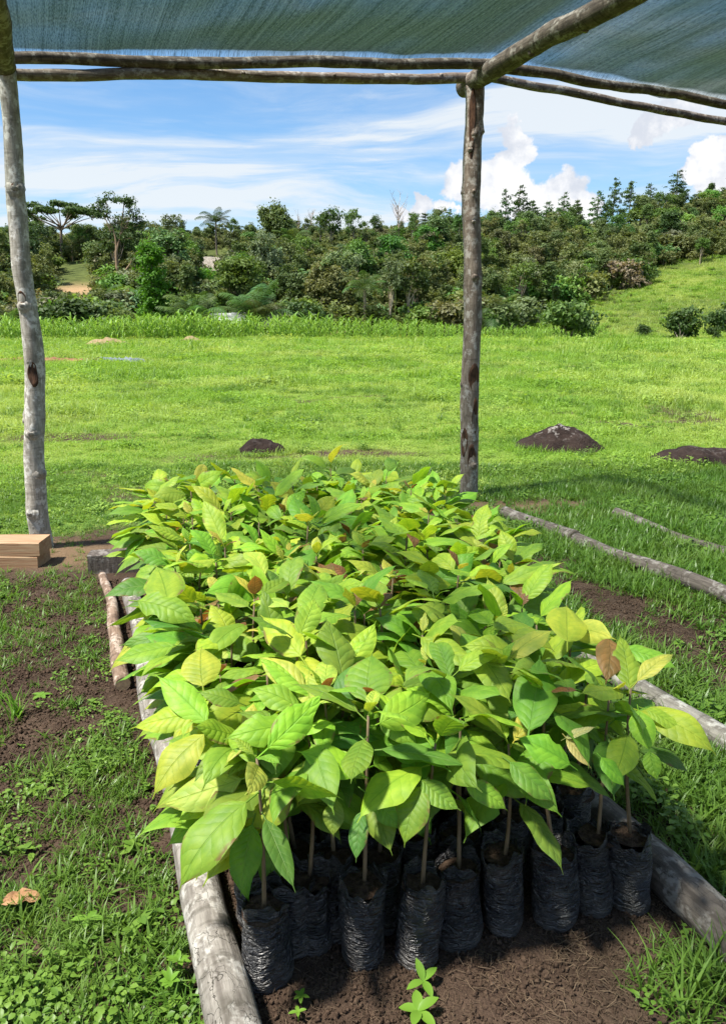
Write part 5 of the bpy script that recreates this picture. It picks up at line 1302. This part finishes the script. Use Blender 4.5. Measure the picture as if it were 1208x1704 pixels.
for i in range(520):
    px = -60 + (i * 0.7548776 % 1.0) * 1330; Y = 72.5 + (rnd.random() ** 1.6) * (60 if px < 780 else 110)
    X, Z, qx, qy = ground_y(px, Y)
    if kept_open(qx, qy, Y, True): continue
    if bc >= 300: break
    cn = rnd.choice(['deep', 'mid', 'olive', 'fresh', 'fresh', 'grey']); cc = tuple(c * rnd.uniform(0.8, 1.3) for c in GR[cn])
    tree(rnd.choice(['bush_0', 'bush_1', 'bush_2', 'bush_3']), px, Y, rnd.uniform(0.9, 1.7), cc, dict(deep='deep green', mid='mid-green', olive='olive', fresh='fresh green', grey='grey-green')[cn] + (' shrub low in the undergrowth ' if Y < 80 else ' shrub up in the undergrowth ') + ('left of the bright green tree' if qx < 240 else 'between the bright green tree and the brown post' if qx < 785 else 'right of the brown post along the wooded slope'), 'undergrowth shrubs ' + ('left' if qx < 240 else 'centre' if qx < 785 else 'right'), name='shrub', cat='shrub', wide=rnd.uniform(1, 1.4)); bc += 1
# slim trees breaking the skyline
for j, (px, pt, Y, kd, w, cn) in enumerate(((60, 352, 135, 'airy_2', .9, 'mid'), (30, 372, 120, 'round_2', .8, 'deep'), (140, 368, 140, 'round_0', .8, 'olive'), (240, 372, 132, 'airy_1', .7, 'grey'), (320, 385, 140, 'round_3', .7, 'deep'), (428, 392, 145, 'airy_0', .7, 'olive'), (508, 368, 128, 'column_1', 1.0, 'deep'), (535, 358, 140, 'airy_0', .6, 'mid'), (605, 362, 138, 'column_2', .9, 'mid'), (625, 348, 142, 'airy_2', .6, 'deep'), (685, 352, 145, 'airy_1', .7, 'mid'), (725, 350, 150, 'round_4', .7, 'olive'), (762, 350, 152, 'airy_2', .7, 'deep'), (815, 345, 160, 'round_1', .7, 'mid'), (344, 398, 150, 'round_2', .8, 'olive'), (377, 394, 150, 'round_0', .8, 'mid'), (870, 345, 172, 'round_0', .9, 'deep'), (945, 338, 178, 'round_3', 1.0, 'mid'), (1000, 335, 190, 'airy_0', .9, 'deep'), (1055, 322, 195, 'round_2', .9, 'olive'), (1085, 312, 205, 'airy_2', .9, 'mid'), (1165, 302, 215, 'round_1', .9, 'deep'), (1195, 290, 222, 'airy_1', 1.0, 'deep'))):
    tree_to(kd, px, Y, pt, 9.3 if kd[0] == 'a' else 8.2, GR[cn], ('%s slim skyline tree, counted from the pale post towards the brown post and beyond' % order[j]) if j < 14 else ('rounded tree on the right-hand skyline between conical ones, %s from the brown post' % order[j - 16]) if j > 15 else ('leafy tree right behind the thatched hut, %s one' % ('left' if j == 14 else 'right')), group='slim trees on the skyline', wide=w)
# the rest of the wood, too many to tell apart
def far_crown(i):
    H = 5.6; lobes = []
    for j in range(8):
        a = rnd.uniform(0, 6.28); zz = H * rnd.uniform(0.32, 0.92); r = 1.5 * rnd.uniform(0.2, 0.8) * (1.1 - 0.6 * abs(zz / H - 0.5)); q = rnd.uniform(0.55, 0.95); lobes.append((math.cos(a) * r, math.sin(a) * r, zz, q, q, q * 0.75))
    mb = MB(); limb(mb, (0, 0, -0.3), (0, 0, H * 0.7), 0.09, 0.04, 0.04)
    C, Fq = crown(lobes, 80, 16, 0.16); b = len(C)
    me = mesh_np('far_tree_%d' % i, np.concatenate([C, np.array(mb.V)]), [tuple(f) for f in Fq] + [tuple(k + b for k in f) for f in mb.F], M['under2' if i % 2 else 'under'], False)
    return me
ws = []
for i in range(2600):
    px = rnd.uniform(-200, 1420); Y = 78 + rnd.random() * (85 if px < 700 else 135); X, Z, qx, qy = ground_y(px, Y)
    if kept_open(qx, qy, Y, False) or (qx > 930 and 376 < qy < 400): continue
    ws.append((X, Y, Z))
    if len(ws) >= 1200: break
ws = np.array(ws); n = len(ws)
scatter('far_wood', ws, rng.uniform(0.42, 1.0, n) * np.where((ws[:, 1] > 120) & (ws[:, 0] < 8), 0.75, 1.0), np.stack([np.zeros(n), np.zeros(n), rng.uniform(0, 6.28, n)], -1), rng.integers(0, 6, n), [far_crown(i) for i in range(6)], 'mass of small trees filling the wooded slope', 'wood')
# knee-high to man-high growth that fills the slope between the trees
us = []
for i in range(8800):
    px = rnd.uniform(-250, 1480); Y = 72.5 + rnd.random() ** 0.8 * 140
    X = (px - 604) * Y / 1340.0
    if X > 0.145 * Y and Y < 86: continue
    if X > 0.30 * Y and Y < 112: continue
    us.append((X, Y))
us = np.array(us); uz = terrain(us[:, 0], us[:, 1]); n = len(us)
qy = 531 - (uz - CAM_H) / us[:, 1] * 1290; qx = 604 + us[:, 0] / us[:, 1] * 1340
k = ~((qx > 790) & (qy > treeline(qx) - 3)) & ~((qx > 92) & (qx < 158) & (qy > 442) & (qy < 512)) & ~((qx > 330) & (qx < 388) & (qy > 425) & (qy < 485)) & ~((qx > 1090) & (qy > 300) & (qy < 350)) & ~((qx > 930) & (qx < 1070) & (qy > 378) & (qy < 396))
us, uz = us[k], uz[k]; n = len(us)
scatter('undergrowth', np.stack([us[:, 0], us[:, 1], uz - 0.1], -1), rng.uniform(0.5, 1.5, n), np.stack([np.zeros(n), np.zeros(n), rng.uniform(0, 6.28, n)], -1), rng.integers(0, 3, n), [mesh_np('under_%d' % i, *crown([(rnd.uniform(-.5, .5), rnd.uniform(-.5, .5), rnd.uniform(.4, 1.1), .7, .7, .6) for j in range(4)], 26, 14, 0.15), M['under'], False) for i in range(3)], 'tangled undergrowth covering the wooded slope', 'undergrowth')
# bushes on the open hillside
for i, (px, Y, sc, lab) in enumerate(((1140, 66, 1.25, 'large dark bush on the open hillside at right'), (945, 67.5, 1.5, 'dense bush under the banana plants'), (975, 67.8, 1.3, 'dense bush right of the banana plants'), (1215, 72, 1.2, 'dark bush on the hillside at the right border'), (1075, 70, 0.5, 'small dark bush on the hillside left of the large one'), (1195, 66, 0.45, 'small bush at the foot of the hillside, right border'))):
    tree('bush_%d' % (i % 4), px, Y, sc, GR['deep' if i != 1 else 'mid'], lab, name='bush', cat='bush')
hs = []
for i in range(150):
    px = 830 + rnd.random() * 440; Y = 68 + rnd.random() * 45; X, Z, qx, qy = ground_y(px, Y)
    if qy < treeline(qx) + 4: continue
    hs.append((X, Y, Z))
hp = np.array(hs)
scatter('hillside_herbs', hp, rng.uniform(0.25, 0.6, len(hp)), np.stack([np.zeros(len(hp))] * 2 + [rng.uniform(0, 6, len(hp))], -1), rng.integers(0, 2, len(hp)), [weed_mesh('herb_%d' % i, 90, 1.0, 0.35, M['corn'], 0.7, 0.6) for i in range(2)], 'low herbs dotted over the open grassy hillside', 'herbs')
Yh = np.sqrt(rng.uniform(67 ** 2, 125 ** 2, 16000)); Xh = rng.uniform(0.15, 0.60, 16000) * Yh
scatter('hillside_grass', np.stack([Xh, Yh, terrain(Xh, Yh) - 0.02], -1), rng.uniform(1.5, 3.6, 16000), np.stack([np.zeros(16000)] * 2 + [rng.uniform(0, 6, 16000)], -1), rng.integers(0, 4, 16000), mead[:4], 'rough yellow-green grass on the open hillside', 'grass')

# palms: each frond on its own
def frond_mesh(seed, L=1.0, arch=1.5, leaf=0.30, pairs=24):
    V = []; F = []; p = np.array([0, 0, 0.0]); ang = 1.35; pts = []
    for i in range(13):
        pts.append((p.copy(), ang)); p = p + np.array([math.cos(ang), 0, math.sin(ang)]) * L / 12; ang -= arch / 12 * (0.4 + 1.2 * i / 12)
    for i in range(12):
        (a, _), (b, _) = pts[i], pts[i + 1]; w = 0.018 * (1 - i / 14); k = len(V)
        V += [a + np.array([0, -w, 0]), a + np.array([0, w, 0]), b + np.array([0, w, 0]), b + np.array([0, -w, 0])]; F.append((k, k + 1, k + 2, k + 3))
    r = random.Random(seed)
    for j in range(pairs):
        t = 0.14 + 0.86 * j / pairs; f = t * 12; i = min(11, int(f)); c = pts[i][0] + (pts[i + 1][0] - pts[i][0]) * (f - i); an = pts[i][1]
        tan = np.array([math.cos(an), 0, math.sin(an)]); ll = leaf * math.sin(PI * (0.12 + 0.82 * t)) * r.uniform(0.85, 1.1) + 0.04
        for sg in (-1, 1):
            d = np.array([0, sg * 0.8, -0.25]) + tan * 0.55; d /= np.linalg.norm(d); k = len(V); w = tan * 0.0085
            mid = c + d * ll * 0.5 + np.array([0, 0, -0.02 * ll]); tip = c + d * ll + np.array([0, 0, -0.28 * ll])
            V += [c - w, c + w, mid + w * 1.2, mid - w * 1.2, tip]; F += [(k, k + 1, k + 2, k + 3), (k + 3, k + 2, k + 4, k + 4)]
    Ft = [f if f[2] != f[3] else f[:3] for f in F]
    return mesh_np('frond', V, Ft, M['crown'], False)
FR = [frond_mesh(i, 1.0, 1.2 + 0.5 * i, 0.30) for i in range(3)]
def palm(px, Y, size, th, n, col, label, pitch=(0.0, 1.0), lift=0.0):
    X, Z, _, _ = ground_y(px, Y); root = empty('palm', (X, Y, Z), (0, 0, rnd.uniform(0, 6))); tag(root, label, 'palm', 'palms before the wooded slope')
    mb = MB(); limb(mb, (0, 0, -0.3), (0.05, 0, th), 0.16, 0.13, 0.02, 6, 8); t = obj('trunk', mb.mesh('trunk', M['trunk']), root); t.color = (1, .95, .9, 1)
    for k in range(n):
        f = obj('frond', FR[k % 3], root); tilt = pitch[0] + (pitch[1] - pitch[0]) * (k / n)
        f.matrix_local = Matrix.Translation((0.05, 0, th)) @ Matrix.Rotation(k * 2.4, 4, 'Z') @ Matrix.Rotation(tilt, 4, 'Y') @ Matrix.Scale(size * rnd.uniform(0.8, 1.1), 4)
        f.color = (*[c * rnd.uniform(0.8, 1.25) for c in col], 1)
    return root
PG = (0.075, 0.135, 0.040)
palm(320, 72.3, 4.3, 0.7, 17, PG, 'stemless fan of palm fronds behind the maize, left of the white-roofed shed', (-0.35, 0.5))
palm(424, 72.3, 4.8, 0.8, 18, PG, 'larger stemless palm behind the maize, right of the white-roofed shed', (-0.35, 0.55))
palm(607, 73.5, 2.5, 4.2, 15, (0.07, 0.12, 0.03), 'palm with a bare stem left of the pale-trunked tree', (0.1, 1.3))
palm(488, 118, 3.6, 4.2, 13, PG, 'palm among the trees below the bare skyline trees', (0, 1.0))
palm(364, 128, 3.4, 5.0, 13, (0.04, 0.07, 0.02), 'dark palm on the skyline above the thatched hut', (0, 1.1))
palm(818, 73, 3.2, 1.6, 14, PG, 'drooping palm just right of the brown post', (0, 1.2))
palm(14, 72.5, 3.4, 0.6, 13, PG, 'stemless palm behind the maize beside the pale post', (-0.1, 0.9))
palm(170, 82, 2.6, 2.0, 12, (0.07, 0.11, 0.03), 'small palm left of the bright green tree', (0, 1.1))
# banana plants
def banana_leaf(seed):
    V = []; F = []; p = np.array([0, 0, 0.0]); ang = 1.35
    for i in range(9):
        t = i / 8; w = 0.16 * math.sin(PI * (0.06 + 0.92 * t)) ** 0.6 if t > 0.12 else 0.015
        for sg in (-1, 0, 1): V.append(p + np.array([0, sg * w, 0.06 * abs(sg)]))
        p = p + np.array([math.cos(ang), 0, math.sin(ang)]) / 8; ang -= 0.17 + 0.14 * t
    for i in range(8):
        for k in (0, 1): F.append((i * 3 + k, i * 3 + k + 1, i * 3 + 4 + k, i * 3 + 3 + k))
    return mesh_np('leaf', V, np.array(F), M['crown'])
BL = [banana_leaf(0)]
for j, (px, Y, sz, lab) in enumerate(((938, 68.2, 1.9, 'left banana plant rising from the dense bush'), (958, 68.6, 2.1, 'taller banana plant rising from the dense bush'), (925, 68.8, 1.6, 'small banana plant at the left of its clump'))):
    X, Z, _, _ = ground_y(px, Y); root = empty('banana_plant', (X, Y, Z), (0, 0, j)); tag(root, lab, 'banana plant', 'banana plants at the foot of the hill')
    mb = MB(); limb(mb, (0, 0, -0.2), (0.03, 0, sz * 0.7), 0.10, 0.07, 0.02, 5, 8); obj('trunk', mb.mesh('trunk', M['trunk']), root).color = (.9, 1.1, .6, 1)
    for k in range(8):
        f = obj('leaf', BL[0], root); f.matrix_local = Matrix.Translation((0.03, 0, sz * 0.65)) @ Matrix.Rotation(k * 2.4, 4, 'Z') @ Matrix.Rotation(0.1 + 0.09 * k, 4, 'Y') @ Matrix.Scale(sz * rnd.uniform(0.8, 1.1), 4); f.color = (0.12, 0.20, 0.05, 1)

# ------------------------------------------------------------------ huts
def hut(name, px, Y, w, d, hw, hr, roofm, label, rz=0.0, lean=False):
    X, Z, _, _ = ground_y(px, Y); root = empty(name, (X, Y, Z), (0, 0, rz)); tag(root, label, 'hut')
    for sx in (-1, 1):
        for sy in (-1, 1):
            mb = MB(); mb.tube([(sx * w * 0.42, sy * d * 0.4, -0.4), (sx * w * 0.42, sy * d * 0.4, hw)], 0.06, 7, True); obj('corner_post', mb.mesh('corner_post', M['shedwood']), root)
    nb = max(6, int(w / 0.3)); mb = MB()
    for i in range(nb):
        mb = MB(); mb.box((-w * 0.4 + w * 0.8 * (i + 0.5) / nb, d * 0.36, hw * 0.45), (w * 0.8 / nb * 0.93, 0.03, hw * 0.9 + rnd.uniform(-.06, .06))); obj('wall_board', mb.mesh('wall_board', M['shedwood'], False), root)
    if lean:
        mb = MB(); ns = 5
        for i in range(ns):
            mb = MB(); mb.box((-w / 2 + w * (i + 0.5) / ns, 0, hw + 0.12 + 0.02 * (i % 2)), (w / ns * 1.06, d * 1.2, 0.03), Euler((0.24 + 0.02 * i, 0, rnd.uniform(-.03, .03))).to_matrix()); obj('roof_sheet', mb.mesh('roof_sheet', roofm, False), root)
    else:
        V = []; F = []; nx, ny = 14, 6
        for sg in (-1, 1):
            b = len(V)
            for i in range(nx + 1):
                for j in range(ny + 1):
                    t = j / ny; x = (-0.5 + i / nx) * w * (1.12 - 0.12 * (1 - t)); y = sg * d * 0.62 * t; z = hw + hr * (1 - t) - 0.12 * t + 0.07 * mnoise.noise((x * 4, y * 4, sg))
                    V.append((x, y, z - (0.08 * rnd.random() if j == ny else 0)))
            for i in range(nx):
                for j in range(ny): F.append((b + i * (ny + 1) + j, b + (i + 1) * (ny + 1) + j, b + (i + 1) * (ny + 1) + j + 1, b + i * (ny + 1) + j + 1))
        obj('roof', mesh_np('roof', V, F, roofm), root)
hut('thatched_hut', 352, 108, 3.0, 3.0, 1.5, 1.7, M['thatch'], 'small grey thatched hut halfway up the wooded slope', 0.25)
hut('white_roofed_shed', 376, 71.5, 3.2, 2.0, 1.75, 0, M['whiteroof'], 'low shed with white sheet roof behind the maize', 0.1, True)
hut('thatched_shelter', 462, 72.0, 2.4, 2.2, 1.1, 0.9, M['thatch'], 'low grey thatched shelter behind the maize beside the large palm', -0.2)
for (px, Y, h, lab) in ((114, 74, 3.4, 'pale dead trunk behind the maize, left of a pair'), (124, 74.3, 3.2, 'pale dead trunk behind the maize, right of a pair')):
    X, Z, _, _ = ground_y(px, Y)
    wood('dead_trunk', (X, Y, Z - 0.2), (X + rnd.uniform(-.2, .2), Y, Z + h), 0.13, 0.07, M['log'], px, 0.1, 10, 0.2, label=lab, cat='dead tree', group='pair of dead trunks', ends=False)
print('trees', cnt, 'shrubs', bc)
